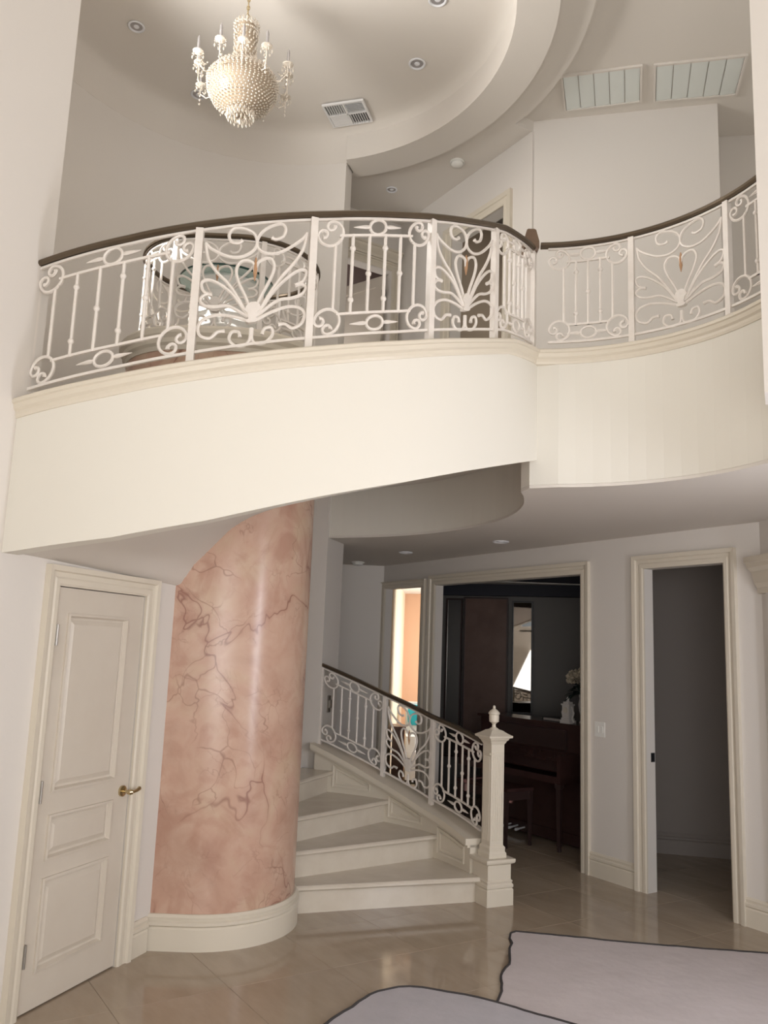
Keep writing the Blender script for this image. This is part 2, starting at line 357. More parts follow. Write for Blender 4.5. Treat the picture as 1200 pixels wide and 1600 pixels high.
struct('wall_right', mb, M['wall'], 'wall at the right edge beyond the dark doorway')
# pilaster with a moulded capital at the right edge
mb = MB(); nrr = (ur[1], -ur[0])
mb.obox(e0, ur, nrr, 0.10, 0.55, -0.002, 0.03, 0.19, 2.28)
pil = mb.build('pilaster', M['wall']); tag(pil, 'flat pilaster with a stepped cornice at the right edge', None, None, 'structure')
mb = MB(); prof = [(-0.002, 2.25), (0.035, 2.25), (0.04, 2.29), (0.06, 2.32), (0.075, 2.37), (0.08, 2.40), (0.115, 2.425), (0.12, 2.455), (0.135, 2.46), (0.135, 2.50), (-0.002, 2.50)]
mb.sweep([[(e0[0] + ur[0] * s + nrr[0] * d, e0[1] + ur[1] * s + nrr[1] * d, z) for d, z in prof] for s in (0.01, 0.62)])
mb.build('capital', M['trim'], pil)
mb = MB()
for a in ((-0.35, -0.29, 0.5, 2.7), (0.29, 0.35, 0.5, 2.7), (-0.29, 0.29, 0.5, 0.56), (-0.29, 0.29, 2.64, 2.7), (-0.02, 0.02, 0.56, 2.64)): mb.obox((2.975, 2.75), ur, nrr, a[0], a[1], 0.0, 0.03, a[2], a[3])
struct('window_2', mb, M['trim'], 'side window frame on the right wall outside the picture')
# closet door
d1 = empty('door_1', (A0[0], A0[1], 0.0), 'white three-panel closet door with brass lever under the stairs', None, None, 'structure')
mb = MB(); N_ = neg(ND)
mb.obox(A0, UD, N_, 0.004, DW - 0.004, 0.018, 0.05, 0.008, DH - 0.004)
ST = 0.095; PZ = [(0.17, 0.60), (0.68, 0.895), (1.0, 1.88)]
zs = [0.008] + [v for p in PZ for v in p] + [DH - 0.004]
mb.obox(A0, UD, N_, 0.004, ST, 0.004, 0.02, 0.008, DH - 0.004); mb.obox(A0, UD, N_, DW - ST - 0.045, DW - 0.004, 0.004, 0.02, 0.008, DH - 0.004)
for a, b in zip(zs[0::2], zs[1::2]): mb.obox(A0, UD, N_, ST, DW - ST - 0.045, 0.004, 0.02, a, b)
leaf = mb.build('door_leaf', M['door'], d1)
def frame_q(P, u, nf, s, d, z): return (P[0] + u[0] * s + nf[0] * d, P[1] + u[1] * s + nf[1] * d, z)
for a, b in PZ:
    mb = MB(); s0, s1 = ST, DW - ST - 0.045
    loops = [(0.0, 0.0, -0.004), (0.0, 0.0, 0.006), (0.012, 0.012, 0.008), (0.02, 0.02, -0.014), (0.03, 0.03, -0.016), (0.055, 0.055, -0.003)]
    st = []
    for i, (ds, dz, dd) in enumerate(loops):
        st.append([frame_q(A0, UD, ND, *q) for q in ((s0 + ds, dd, a + dz), (s1 - ds, dd, a + dz), (s1 - ds, dd, b - dz), (s0 + ds, dd, b - dz))])
    for l1, l2 in zip(st, st[1:]):
        mb.add(l1 + l2, [(i, (i + 1) % 4, 4 + (i + 1) % 4, 4 + i) for i in range(4)])
    mb.add(st[-1], [(0, 1, 2, 3)]); mb.build('panel', M['door'], d1)
for z in (0.273, 1.015, 1.769):
    mb = MB(); mb.obox(A0, UD, ND, 0.0, 0.02, -0.008, 0.004, z - 0.05, z + 0.05); mb.tube([frame_q(A0, UD, ND, 0.006, 0.014, z - 0.052), frame_q(A0, UD, ND, 0.006, 0.014, z + 0.052)], 0.009, 8)
    mb.build('hinge', M['steel'], d1)
mb = MB(); hz = 0.93; hs = 0.672
def ds(s, d, z): return frame_q(A0, UD, ND, s, d, z)
mb.tube([ds(hs, -0.006, hz), ds(hs, 0.008, hz), ds(hs, 0.009, hz)], [0.03, 0.03, 0.022], 14)
mb.tube([ds(hs, 0.008, hz), ds(hs, 0.05, hz)], 0.009, 8)
mb.tube([ds(hs - 0.012, 0.045, hz), ds(hs - 0.01, 0.062, hz), ds(hs + 0.0, 0.07, hz), ds(hs, 0.072, hz)], [0.012, 0.016, 0.012, 0.006], 10)
mb.tube([ds(hs, 0.05, hz), ds(hs + 0.03, 0.055, hz - 0.004), ds(hs + 0.06, 0.055, hz), ds(hs + 0.085, 0.053, hz + 0.008)], [0.009, 0.008, 0.010, 0.012], 8)
mb.build('lever_handle', M['brass'], d1, 40)
# dark doorway room, piano room, orange room shells
mb = MB(); bk = (2.64, 8.17); ub = (0.978, -0.208)
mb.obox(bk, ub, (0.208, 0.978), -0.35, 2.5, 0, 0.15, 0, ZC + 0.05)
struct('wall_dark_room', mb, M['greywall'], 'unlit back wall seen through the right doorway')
mb = MB(); mb.plan_sweep([(bk[0] + ub[0] * s, bk[1] + ub[1] * s) for s in (-0.35, 2.4)], BASE, left=False)
struct('baseboard_dark_room', mb, M['greywall'], 'baseboard on the back wall of the unlit room')
q = pts_on(PH, UH, 3.50)[0]
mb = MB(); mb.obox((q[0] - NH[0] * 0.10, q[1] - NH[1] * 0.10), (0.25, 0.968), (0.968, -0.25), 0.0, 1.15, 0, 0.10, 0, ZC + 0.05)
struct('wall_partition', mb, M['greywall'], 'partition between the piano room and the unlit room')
PM = (0.95, 10.9); UM = (0.956, -0.292); NM = (-0.292, -0.956)
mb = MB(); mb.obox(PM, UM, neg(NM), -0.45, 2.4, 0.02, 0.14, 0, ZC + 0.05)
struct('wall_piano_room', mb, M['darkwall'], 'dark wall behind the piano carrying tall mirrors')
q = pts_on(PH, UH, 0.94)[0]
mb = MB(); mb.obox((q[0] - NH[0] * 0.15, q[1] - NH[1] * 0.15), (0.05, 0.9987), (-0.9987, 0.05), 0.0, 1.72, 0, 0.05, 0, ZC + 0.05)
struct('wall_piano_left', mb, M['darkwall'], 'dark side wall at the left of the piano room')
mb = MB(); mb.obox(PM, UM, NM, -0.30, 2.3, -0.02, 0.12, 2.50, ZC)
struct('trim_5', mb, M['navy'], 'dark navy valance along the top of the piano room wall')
mb = MB(); mb.obox((0.12, 10.25), (0.094, 0.9956), (-0.9956, 0.094), -0.1, 3.2, 0, 0.1, 0, ZC + 0.05)
struct('wall_orange_left', mb, M['cream'], 'sunlit cream side wall of the orange room')
mb = MB(); mb.obox((0.38, 13.0), UM, neg(NM), -0.3, 3.0, 0, 0.1, 0, ZC + 0.05)
struct('wall_orange_back', mb, M['orange'], 'orange back wall of the bright far room')
mb = MB(); mb.box(0.0, 10.3, 2.645, 3.0, 13.2, 2.66)
struct('ceiling_orange_room', mb, M['whiteceil'], 'bright white ceiling of the orange room')

# ============================================================ UPPER FLOOR SLAB
BC = (0.82, 3.8); BR = 1.16
bal = arc(84, -8, BR, 18, BC)
outline = arc(74, -18, RS, 26) + [pol(-21, RS + 0.07)] + bal[1:] + [(5.2, 3.4), (5.2, 13.7), (-0.62, 13.7), pol(80, 2.42)]
mb = MB(); mb.prism(outline, ZC, F2)
struct('floor_upper', mb, M['band'], 'cream upper floor edge carrying the curved landing balustrade')
mb = MB(); mb.prism(outline, ZC - 0.02, ZC - 0.001)
struct('ceiling_hall', mb, M['ceil'], 'low ceiling of the hall under the upper floor')
mb = MB(); land = arc(74, -18, 1.995, 26) + arc(-18, 74, 0.5, 10)
mb.prism(land, 3.22, F2)
struct('floor_landing', mb, M['ceil'], 'round landing at the head of the stairs')
mold = [(-0.03, -0.075), (0.006, -0.075), (0.012, -0.062), (0.012, -0.045), (0.026, -0.035), (0.030, -0.012), (0.040, -0.008), (0.040, 0.008), (0.030, 0.016), (-0.12, 0.016), (-0.12, -0.02)]
mb = MB(); mb.prism(arc(84, -8, BR + 0.002, 18, BC) + arc(-8, 84, BR + 0.13, 18, BC), F2, 3.615)
mb.plan_sweep(arc(88, -8, BR, 24, BC), mold, left=False, z=3.615)
struct('trim_6', mb, M['trim'], 'moulded ledge under the right hand landing balustrade')

# ============================================================ STAIRS
stair = empty('curved_staircase', (C[0], C[1], 0.0), 'curved cream staircase winding around the pink marbled column', 'staircase')
RISE = 0.1775; STEP = 17.0; TH0 = 19.0
for k in range(20):
    a = TH0 + STEP * k; b = a + STEP + (1.5 if k < 19 else -14); z = RISE * (k + 1)
    if k > 15: b = min(b, 341)
    ro = 1.93
    mb = MB(); st = []
    n = 6
    for i in range(n + 1):
        th = a - 1.2 + (b - a + 1.2) * i / n
        st.append([pol(th, 0.5, z - 0.035), pol(th, ro, z - 0.035), pol(th, ro, z), pol(th, 0.5, z)])
    mb.sweep(st)
    # rounded nosing
    p0, p1 = pol(a - 1.2, 0.5, z - 0.0175), pol(a - 1.2, ro, z - 0.0175)
    mb.tube([p0, p1], 0.0172, 8)
    mb.build('tread', M['stone'], stair, 35)
    mb = MB(); sector(mb, 0.5, ro, a, a + 1.3, z - RISE, z - 0.03, 1); mb.build('riser', M['stone'], stair)
# lower closed string: body, cap, panels on its inner face
cap = lambda th: lerp_tab(LOWT, th) - 0.02
mb = MB(); sector(mb, 1.90, 2.08, 21, 74, 0, lambda th: cap(th) - 0.045, 20); mb.build('stringer', M['trim'], stair, 30)
mb = MB(); sector(mb, 1.862, 2.115, 21, 75, lambda th: cap(th) - 0.045, cap, 20)
sector(mb, 1.878, 2.10, 21, 75, lambda th: cap(th) - 0.062, lambda th: cap(th) - 0.045, 20); mb.build('stringer_cap', M['trim'], stair, 30)
for k in range(3):
    a = TH0 + STEP * k; z = RISE * (k + 1)
    for ins, wd, dp in ((0.0, 0.014, 0.012), (0.03, 0.010, 0.008)):
        def loop(e):
            t0, t1 = a + 4.5 + e * 30, a + 15.5 - e * 30; q = []
            for i in range(6): q.append((t0 + (t1 - t0) * i / 5, z + 0.045 + e))
            for i in range(6): t = t1 - (t1 - t0) * i / 5; q.append((t, max(z + 0.05 + e, cap(t) - 0.085 - e)))
            return q
        lo, li = loop(ins), loop(ins + wd); mb = MB()
        mb.sweep([[pol(o_[0], 1.901, o_[1]), pol(o_[0], 1.900 - dp, o_[1]), pol(i_[0], 1.900 - dp * 0.6, i_[1]), pol(i_[0], 1.901, i_[1])] for o_, i_ in zip(lo, li)], closed=True)
        mb.build('string_panel', M['trim'], stair)
# upper flight: outer cream band, its ledge, soffit
mb = MB(); sector(mb, lambda th: 1.94 + rbow(th), lambda th: 2.04 + rbow(th), 244, 341.5, lambda th: lerp_tab(BOTT, th), lambda th: lerp_tab(TOPT, th) - 0.02, 60)
mb.build('outer_string', M['band'], stair, 30)
mb = MB(); st = []
for i in range(61):
    th = 244 + 100.2 * i / 60; z = lerp_tab(TOPT, th) - 0.016
    st.append([pol(th, 2.04 + rbow(th) + d, z + h) for d, h in mold])
mb.sweep(st); mb.build('string_ledge', M['trim'], stair, 25)
mb = MB(); n = 40; rr = [0.52, 0.9, 1.3, 1.7, 1.99]
for i in range(n + 1):
    th = 243 + 100 * i / n
    for r_ in rr:
        f = (r_ - 0.56) / (2.04 - 0.56); f = max(0, f); mb.v.append(pol(th, r_ + rbow(th) * f, lerp_tab(INT, th) * (1 - f) + (lerp_tab(BOTT, th) + 0.012) * f))
for i in range(n + 1):
    th = 243 + 100 * i / n
    for r_ in rr:
        f = (r_ - 0.56) / (2.04 - 0.56); f = max(0, f); mb.v.append(pol(th, r_ + rbow(th) * f, lerp_tab(INT, th) * (1 - f) + (lerp_tab(BOTT, th) + 0.012) * f + 0.06))
K = len(rr); H2 = (n + 1) * K
for i in range(n):
    for j in range(K - 1):
        a = i * K + j; mb.f.append((a, a + 1, a + K + 1, a + K)); mb.f.append((H2 + a, H2 + a + K, H2 + a + K + 1, H2 + a + 1))
for i in range(n):
    a = i * K; mb.f.append((a, a + K, H2 + a + K, H2 + a)); a += K - 1; mb.f.append((a, H2 + a, H2 + a + K, a + K))
for j in range(K - 1):
    a = j; mb.f.append((a, H2 + a, H2 + a + 1, a + 1)); a = n * K + j; mb.f.append((a, a + 1, H2 + a + 1, H2 + a))
mb.build('soffit', M['ceil'], stair, 40)

# ============================================================ PINK COLUMN
def stadium(r, n=24, ext=0.25):
    c2 = (C[0] - ext, C[1])
    return arc(-90, 90, r, n) + arc(90, 270, r, n, c2)
col = empty('marbled_column', (C[0] - 0.12, C[1], 0.0), 'pink marbled oval column in the middle of the curved staircase', 'column')
mb = MB(); mb.prism(stadium(0.56, 40), 0.0, 3.64); mb.build('shaft', M['marble'], col, 30)
# base only on the visible front (door wall to first riser)
c2 = (C[0] - 0.25, C[1]); fp = [(c2[0] - 0.02, C[1] - 0.56)] + arc(-90, 17.5, 0.56, 26)
mb = MB(); mb.plan_sweep(fp, [(d * 1.35, z * 1.04) for d, z in BASE], left=False); mb.build('base_moulding', M['trim'], col, 30)
mb = MB(); mb.plan_sweep(stadium(0.56, 24), [(-0.2, 0.0), (0.008, 0.0), (0.012, 0.03), (0.03, 0.045), (0.032, 0.075), (0.055, 0.10), (0.058, 0.13), (0.045, 0.15), (-0.2, 0.15)], closed=True, left=False, z=3.635)
mb.prism(stadium(0.5, 24), 3.66, 3.784); mb.build('cap_moulding', M['trim'], col, 30)
s_ = (0.5, 0.62); q0 = pts_on(A0, UD, DW + 0.105, 1.0)
mb = MB(); mb.plan_sweep(q0, BASE, left=False); struct('baseboard_left', mb, M['trim'], 'short cream baseboard between closet door casing and pink column')

# ============================================================ BALUSTRADES
HR = 0.62; LO = -0.014
FAN = dict(
 A=[(0.489, 0.206), (0.385, 0.366), (0.271, 0.511), (0.156, 0.618), (0.064, 0.74), (0.03, 0.876)],
 S=[(0.03, 0.876), (0.087, 0.821), (0.248, 0.739), (0.385, 0.72), (0.489, 0.76), (0.523, 0.826), (0.489, 0.903), (0.397, 0.953), (0.294, 0.967), (0.248, 0.922), (0.271, 0.858), (0.339, 0.839), (0.381, 0.856)],
 H=[(0.523, 0.217), (0.454, 0.368), (0.374, 0.503), (0.339, 0.608), (0.374, 0.676), (0.443, 0.682), (0.505, 0.648), (0.519, 0.574)],
 L1=[(0.489, 0.206), (0.339, 0.397), (0.202, 0.509), (0.087, 0.563), (0.018, 0.548), (0.041, 0.474), (0.115, 0.439)],
 L2=[(0.477, 0.215), (0.294, 0.322), (0.156, 0.334), (0.053, 0.36), (0.016, 0.412), (0.064, 0.445), (0.128, 0.436)],
 L3=[(0.489, 0.178), (0.339, 0.233), (0.179, 0.264), (0.064, 0.244), (0.014, 0.189), (0.041, 0.114), (0.133, 0.082), (0.202, 0.123), (0.271, 0.122)],
 B=[(0.515, 0.12), (0.512, 0.03), (0.472, -0.012), (0.385, -0.012), (0.318, 0.045), (0.335, 0.105), (0.400, 0.10), (0.418, 0.055)])
def smooth_pts(p, sub=4):
    out = []; N = len(p)
    for i in range(N - 1):
        a = p[max(i - 1, 0)]; b = p[i]; c = p[i + 1]; d = p[min(i + 2, N - 1)]
        for k in range(sub):
            t = k / sub
            out.append(tuple(0.5 * ((2 * b[q]) + (-a[q] + c[q]) * t + (2 * a[q] - 5 * b[q] + 4 * c[q] - d[q]) * t * t + (-a[q] + 3 * b[q] - 3 * c[q] + d[q]) * t ** 3) for q in range(2)))
    out.append(p[-1]); return out
FANS = {k: smooth_pts([(u * 0.5 / 0.522, v) for u, v in p], 4) for k, p in FAN.items()}
def corner_curve(r):   # ring split in two, each half curling inwards; +x points at the panel centre
    out = []
    for sg in (1, -1):
        p = []
        for i in range(9):
            t = R(128 * i / 8); p.append((r * math.cos(t), sg * r * math.sin(t)))
        r2 = 0.43 * r; cc = ((r - r2) * math.cos(R(128)), (r - r2) * math.sin(R(128)))
        for i in range(1, 11):
            t = R(128 + 29 * i); q = r2 * (1 - 0.045 * i); p.append((cc[0] + q * math.cos(t), sg * (cc[1] + q * math.sin(t))))
        out.append(p)
    return out
class Path:   # f(t) -> (x, y, z at the foot of the railing)
    def __init__(s, f, w=1.0): s.f = f; s.w = w
    def P(s, t, h=0.0, d=0.0):
        x, y, z = s.f(t)
        if d:
            e = 0.2 * s.w; a = s.f(t - e); b = s.f(t + e); n = Vector((b[1] - a[1], -(b[0] - a[0]))).normalized(); x += n.x * d; y += n.y * d
        return (x, y, z + h)
    def length(s, a, b, n=12):
        q = [Vector(s.f(a + (b - a) * i / n)[:2]) for i in range(n + 1)]; return sum((q[i + 1] - q[i]).length for i in range(n))
def rail_sweep(path, a, b, h, w, t, n, ends=0.0, rnd=True):
    st = []
    for i in range(n + 1):
        u = a + (b - a) * i / n
        if rnd: prof = [(-w / 2, t * 0.25), (-w / 2, t * 0.7), (-w * 0.3, t), (w * 0.3, t), (w / 2, t * 0.7), (w / 2, t * 0.25), (w * 0.32, 0), (-w * 0.32, 0)]
        else: prof = [(-w / 2, 0), (-w / 2, t), (w / 2, t), (w / 2, 0)]
        st.append([path.P(u, h + z, d) for d, z in prof])
    mb = MB(); mb.sweep(st); return mb
def post(path, t, parent, h0=-0.08, h1=None, w=0.034):
    h1 = HR if h1 is None else h1
    x, y, z = path.f(t); e = 0.2 * path.w; a = path.f(t - e); b = path.f(t + e); ang = math.atan2(b[1] - a[1], b[0] - a[0])
    mb = MB(); c, s = math.cos(ang), math.sin(ang)
    mb.obox((x, y), (c, s), (-s, c), -w / 2, w / 2, -w / 2, w / 2, z + h0, z + h1)
    mb.obox((x, y), (c, s), (-s, c), -w * 0.75, w * 0.75, -w * 0.75, w * 0.75, z + h0, z + h0 + 0.02)
    mb.build('post', M['iron'], parent)
def panel(kind, path, a, b, nb, parent):
    L = path.length(a, b); dt = (b - a) / L; pa = a + dt * 0.017; pb = b - dt * 0.017; L -= 0.034; n = 10
    U = lambda u: pa + (pb - pa) * u
    pf = rail_sweep(path, pa, pb, LO, 0.014, 0.014, n, rnd=False).build('panel_frame', M['iron'], parent)
    def addrail(name, h, u0, u1): rail_sweep(path, U(u0), U(u1), h, 0.013, 0.013, n, rnd=False).build(name, M['iron'], pf)
    addrail('top_bar', HR - 0.014, 0, 1)
    if kind == 'bars':
        rc = min(0.066, L * 0.13); uc = (rc + 0.006) / L; vt = HR - 0.014 - rc - 0.004; vb = LO + 0.014 + rc + 0.004
        hb = LO + 0.112; ht = HR - 0.105; k = 2 * rc * 0.9 / L
        addrail('cross_bar', hb, k, 1 - k); addrail('cross_bar', ht, k, 1 - k)
        for uu, sx in ((uc, 1), (1 - uc, -1)):
            for hh, sz in ((vt, -1), (vb, 1)):
                mb = MB()
                for cv in corner_curve(rc):
                    d = math.atan2(sz, sx); pts = []
                    for x, z in cv:
                        xx = x * math.cos(d) - z * math.sin(d); zz = x * math.sin(d) + z * math.cos(d); pts.append(path.P(U(uu + xx / L), hh + zz))
                    mb.tube(pts, [0.0085] * (len(pts) - 2) + [0.0105, 0.012], 6)
                mb.build('corner_scroll', M['iron'], pf, 50)
        for hh in ((ht + 0.013 + HR - 0.014) / 2, (LO + 0.014 + hb) / 2):
            mb = MB(); rz = 0.041 if hh > 0.3 else 0.037
            mb.tube([path.P(U(0.5 + 0.047 * math.cos(2 * PI * i / 16) / L), hh + rz * math.sin(2 * PI * i / 16)) for i in range(16)], 0.0085, 6, closed=True)
            for sg in (1, -1):
                mb.tube([path.P(U(0.5 + sg * x / L), hh) for x in (0.05, 0.065, 0.085, 0.12, 0.138)], [0.007, 0.011, 0.010, 0.005, 0.0015], 6)
            mb.build('ring_ornament', M['iron'], pf, 50)
        ue = uc + 0.028 / L
        us = [ue + (1 - 2 * ue) * i / (nb - 1) for i in range(nb)]
        for i, uu in enumerate(us):
            edge = i in (0, nb - 1)
            h0, h1 = (vb + rc * 0.85, vt - rc * 0.85) if edge else (hb, ht + 0.013)
            mb = MB(); mb.tube([path.P(U(uu), h0), path.P(U(uu), h1)], 0.0088, 6)
            if not edge:
                for f in ((0.18, 0.82) if i % 2 else (0.5,)):
                    zc = h0 + (h1 - h0) * f
                    mb.tube([path.P(U(uu), zc + z) for z in (-0.014, -0.010, 0, 0.010, 0.014)], [0.009, 0.0125, 0.0165, 0.0125, 0.009], 8)
            mb.build('baluster', M['iron'], pf, 45)
    else:
        for mir in (0, 1):
            for key, cv in FANS.items():
                pts = [path.P(U(1 - u if mir else u), v * HR) for u, v in cv]; N = len(pts)
                r0 = 0.0085; rad = [r0] * N
                if key in 'SL1L2L3B': rad[-1] = 0.011; rad[-2] = 0.010
                mb = MB(); mb.tube(pts, rad, 6); mb.build('scroll', M['iron'], pf, 50)
        mb = MB(); st = []
        for hw, z in ((0.016, 0.105), (0.028, 0.112), (0.028, 0.124), (0.018, 0.128), (0.024, 0.16), (0.040, 0.175), (0.030, 0.20), (0.012, 0.215)):
            st.append([path.P(U(0.5 - hw / L), z * HR / 0.66, -0.014), path.P(U(0.5 + hw / L), z * HR / 0.66, -0.014), path.P(U(0.5 + hw / L), z * HR / 0.66, 0.014), path.P(U(0.5 - hw / L), z * HR / 0.66, 0.014)])
        mb.sweep(st); mb.build('clamp', M['iron'], pf)
        mb = MB(); mb.tube([path.P(U(0.5), h * HR) for h in (0.70, 0.67, 0.63, 0.57, 0.53, 0.505)], [0.003, 0.007, 0.011, 0.010, 0.005, 0.002], 8)
        o = mb.build('drop_finial', M['rust'], pf, 50); o['label'] = 'rust brown drop tip at the heart of the scrolls'
def handrail(path, a, b, n, parent, ext=0):
    mb = rail_sweep(path, a - ext, b + ext, HR + 0.002, 0.052, 0.032, n); o = mb.build('handrail', M['bronze'], parent, 40); o['label'] = 'dark bronze handrail'
# lower stair balustrade
lowp = Path(lambda t: pol(t, RS, lerp_tab(LOWT, t) + 0.03))
bl = empty('lower_balustrade', pol(45, RS, 0.6), 'white iron balustrade beside the lowest stone steps', 'balustrade', 'white iron balustrades')
panel('bars', lowp, 21.5, 40.5, 6, bl); panel('fan', lowp, 40.5, 55.8, 0, bl); panel('bars', lowp, 55.8, 74, 6, bl)
for t_ in (40.5, 55.8, 74): post(lowp, t_, bl)
handrail(lowp, 21.5, 74.6, 24, bl)
# upper stair balustrade
upp = Path(lambda t: pol(t, 1.99 + rbow(t), lerp_tab(TOPT, t) + 0.075))
bu = empty('upper_balustrade', pol(295, RS, 3.2), 'long bowed white iron balustrade climbing over the closet door and column', 'balustrade', 'white iron balustrades')
US = (249.3, 273.2, 289.0, 309.0, 325.2, 340.4)
for i in range(5): panel('bars' if i % 2 == 0 else 'fan', upp, US[i], US[i + 1], 6, bu)
for t_ in US: post(upp, t_, bu, -0.095, w=0.036)
handrail(upp, 248.6, 341.0, 50, bu)
# landing balustrade at right
blp = Path(lambda t: pol(t, BR, 3.69, BC), -1.0)
bb = empty('landing_balustrade', pol(45, BR, 3.64, BC), 'inward curving white iron balustrade on the landing at right', 'balustrade', 'white iron balustrades')
panel('bars', blp, 83.0, 57.0, 5, bb); panel('fan', blp, 57.0, 27.0, 0, bb); panel('bars', blp, 27.0, -2.0, 5, bb)
for t_ in (57.0, 27.0, -2.0): post(blp, t_, bb)
handrail(blp, 84.5, -4.0, 26, bb)
# wooden topped newel where the two upper balustrades meet
nx, ny = 0.885, 5.07
nw = empty('landing_newel', (nx, ny, 3.62), 'landing newel with sloped brown cap where the upper balustrades meet', 'newel post')
mb = MB(); mb.box(-0.026, -0.026, 0.0, 0.026, 0.026, 0.72); o = mb.build('shaft', M['iron'], nw, loc=(0, 0, 0)); o.matrix_parent_inverse = Matrix.Identity(4)
mb = MB(); st = []
for w, d, z in ((0.042, 0.042, 0.715), (0.05, 0.05, 0.73), (0.05, 0.05, 0.775), (0.030, 0.045, 0.855), (0.020, 0.04, 0.865)): st.append([(-w, -d, z), (w, -d, z), (w, d, z), (-w, d, z)])
mb.sweep(st); o = mb.build('cap', M['wood'], nw); o.matrix_parent_inverse = Matrix.Identity(4)
# railing ring on top of the pink column
PER = 2 * PI * 0.49 + 0.5
def stad_f(s):
    r = 0.49; q = PI * r / 2; s = s % PER   # start east, go clockwise to the front
    if s < q: return pol(-math.degrees(s / r), r, 3.83)
    s -= q
    if s < 0.25: return (C[0] - s, C[1] - r, 3.83)
    s -= 0.25
    if s < PI * r: return pol(-90 - math.degrees(s / r), r, 3.83, c2)
    s -= PI * r
    if s < 0.25: return (c2[0] + s, C[1] + r, 3.83)
    s -= 0.25
    return pol(90 - math.degrees(s / r), r, 3.83)
stp = Path(stad_f, 0.1)
bc = empty('column_top_balustrade', (C[0] - 0.12, C[1], 3.79), 'small white iron railing ringing the top of the pink column', 'balustrade', 'white iron balustrades')
pl = PER / 6
for i in range(6): panel('bars' if i % 2 == 0 else 'fan', stp, i * pl, (i + 1) * pl, 5, bc); post(stp, i * pl, bc, -0.045)
mb = MB(); st = []
for i in range(60):
    u = PER * i / 60; w, t = 0.052, 0.032
    st.append([stp.P(u, HR + 0.002 + z, d) for d, z in [(-w / 2, t * 0.25), (-w / 2, t * 0.7), (-w * 0.3, t), (w * 0.3, t), (w / 2, t * 0.7), (w / 2, t * 0.25), (w * 0.32, 0), (-w * 0.32, 0)]])
mb.sweep(st, closed=True); o = mb.build('handrail', M['bronze'], bc, 40); o['label'] = 'dark bronze handrail'
# ---------------- newel post at the foot of the stairs
NX, NY = pol(18.2, 2.03); nang = R(20 + 6)
nr_ = empty('newel_post', (NX, NY, 0), 'white fluted newel post with urn finial at the foot of the stairs', 'newel post')
nr_.rotation_euler = (0, 0, nang); 
def nparts(mb, name, m_, sm=None):
    o = mb.build(name, m_, None, sm); o.parent = nr_; return o
def stack(mb, lev):
    st = [[(-w, -w, z), (w, -w, z), (w, w, z), (-w, w, z)] for w, z in lev]; mb.sweep(st)
mb = MB(); stack(mb, [(0.112, 0), (0.112, 0.105), (0.105, 0.115), (0.112, 0.125), (0.112, 0.14), (0.103, 0.15), (0.108, 0.165), (0.098, 0.175), (0.098, 0.275), (0.118, 0.287), (0.122, 0.298), (0.122, 0.315)])
nparts(mb, 'pedestal', M['trim'])
mb = MB(); stack(mb, [(0.074, 0.315), (0.074, 0.345), (0.066, 0.36), (0.068, 0.385), (0.056, 0.40), (0.056, 1.105), (0.064, 1.118), (0.070, 1.13)]); nparts(mb, 'shaft', M['trim'])
for fa in range(4):
    mb = MB()
    for k in range(5):
        x = -0.036 + 0.018 * k; mb.tube([(x, -0.0545, 0.43), (x, -0.0545, 1.02)], 0.0055, 6)
    mb.box(-0.045, -0.062, 1.03, 0.045, -0.055, 1.045)
    o = nparts(mb, 'fluting', M['trim'], 40); o.rotation_euler = (0, 0, fa * PI / 2)
mb = MB(); stack(mb, [(0.066, 1.128), (0.078, 1.138), (0.084, 1.15), (0.100, 1.155), (0.102, 1.168), (0.072, 1.185), (0.045, 1.205), (0.03, 1.21)]); nparts(mb, 'cap', M['trim'])
mb = MB(); mb.lathe([(0.0, 1.205), (0.04, 1.205), (0.036, 1.213), (0.016, 1.225), (0.013, 1.245), (0.02, 1.255), (0.036, 1.266), (0.038, 1.30), (0.036, 1.315), (0.042, 1.32), (0.042, 1.33), (0.03, 1.345), (0.014, 1.357), (0.009, 1.362), (0.011, 1.37), (0.008, 1.38), (0, 1.384)], n=18); nparts(mb, 'urn_finial', M['trim'], 40)

# ============================================================ UPPER STOREY
ZH, ZR, ZX, ZD = 6.62, 6.53, 6.73, 6.86
mb = MB(); mb.lathe([(1.9695, 6.54), (1.966, 6.64), (1.95, 6.72), (1.92, 6.78), (1.88, 6.825), (1.83, 6.848), (1.75, 6.858), (0.8, 6.863), (0, 6.865), (0, 6.98), (2.02, 6.98), (2.02, 6.54), (1.9695, 6.54)], (C[0], C[1], 0), 64)
struct('ceiling', mb, M['ceil'], 'round coved ceiling over the stairwell', 35)
mb = MB(); sector(mb, 1.91, 2.23, 73.5, -115, ZR, 6.80, 48); sector(mb, 2.23, 2.50, 73.5, -115, ZH, 6.80, 48)
mb.v = [v for v in mb.v]; struct('trim_7', mb, M['ceil'], 'stepped ceiling ring around the coved dome', 25)
hall = [pol(73.5, 2.3), pol(60, 2.3), pol(45, 2.3), pol(31.6, 2.3), pol(31.2, 2.74), (1.60, 7.3), (0.2, 9.3), (-1.2, 8.6), (-0.62, 7.96)]
mb = MB(); mb.prism(hall, ZH + 0.001, 6.80); struct('ceiling_upper_hall', mb, M['ceil'], 'shaded flat ceiling of the upstairs hallway')
hi = arc(31.6, -115, 2.48, 40) + [(-2.6, 3.0), (-4.2, -2.7), (5.2, -2.7), (5.2, 8.5), (1.55, 8.5), (1.30, 7.19)]
mb = MB(); mb.prism(hi, ZX, 6.80); mb.prism([(-6, -2.7), (6, -2.7), (6, 13.7), (-3.1, 13.7), (-3.1, 3.2), (-6, 3.2)], 6.99, 7.05); struct('ceiling_upper_right', mb, M['ceil'], 'upper ceiling with pale framed slatted panels')
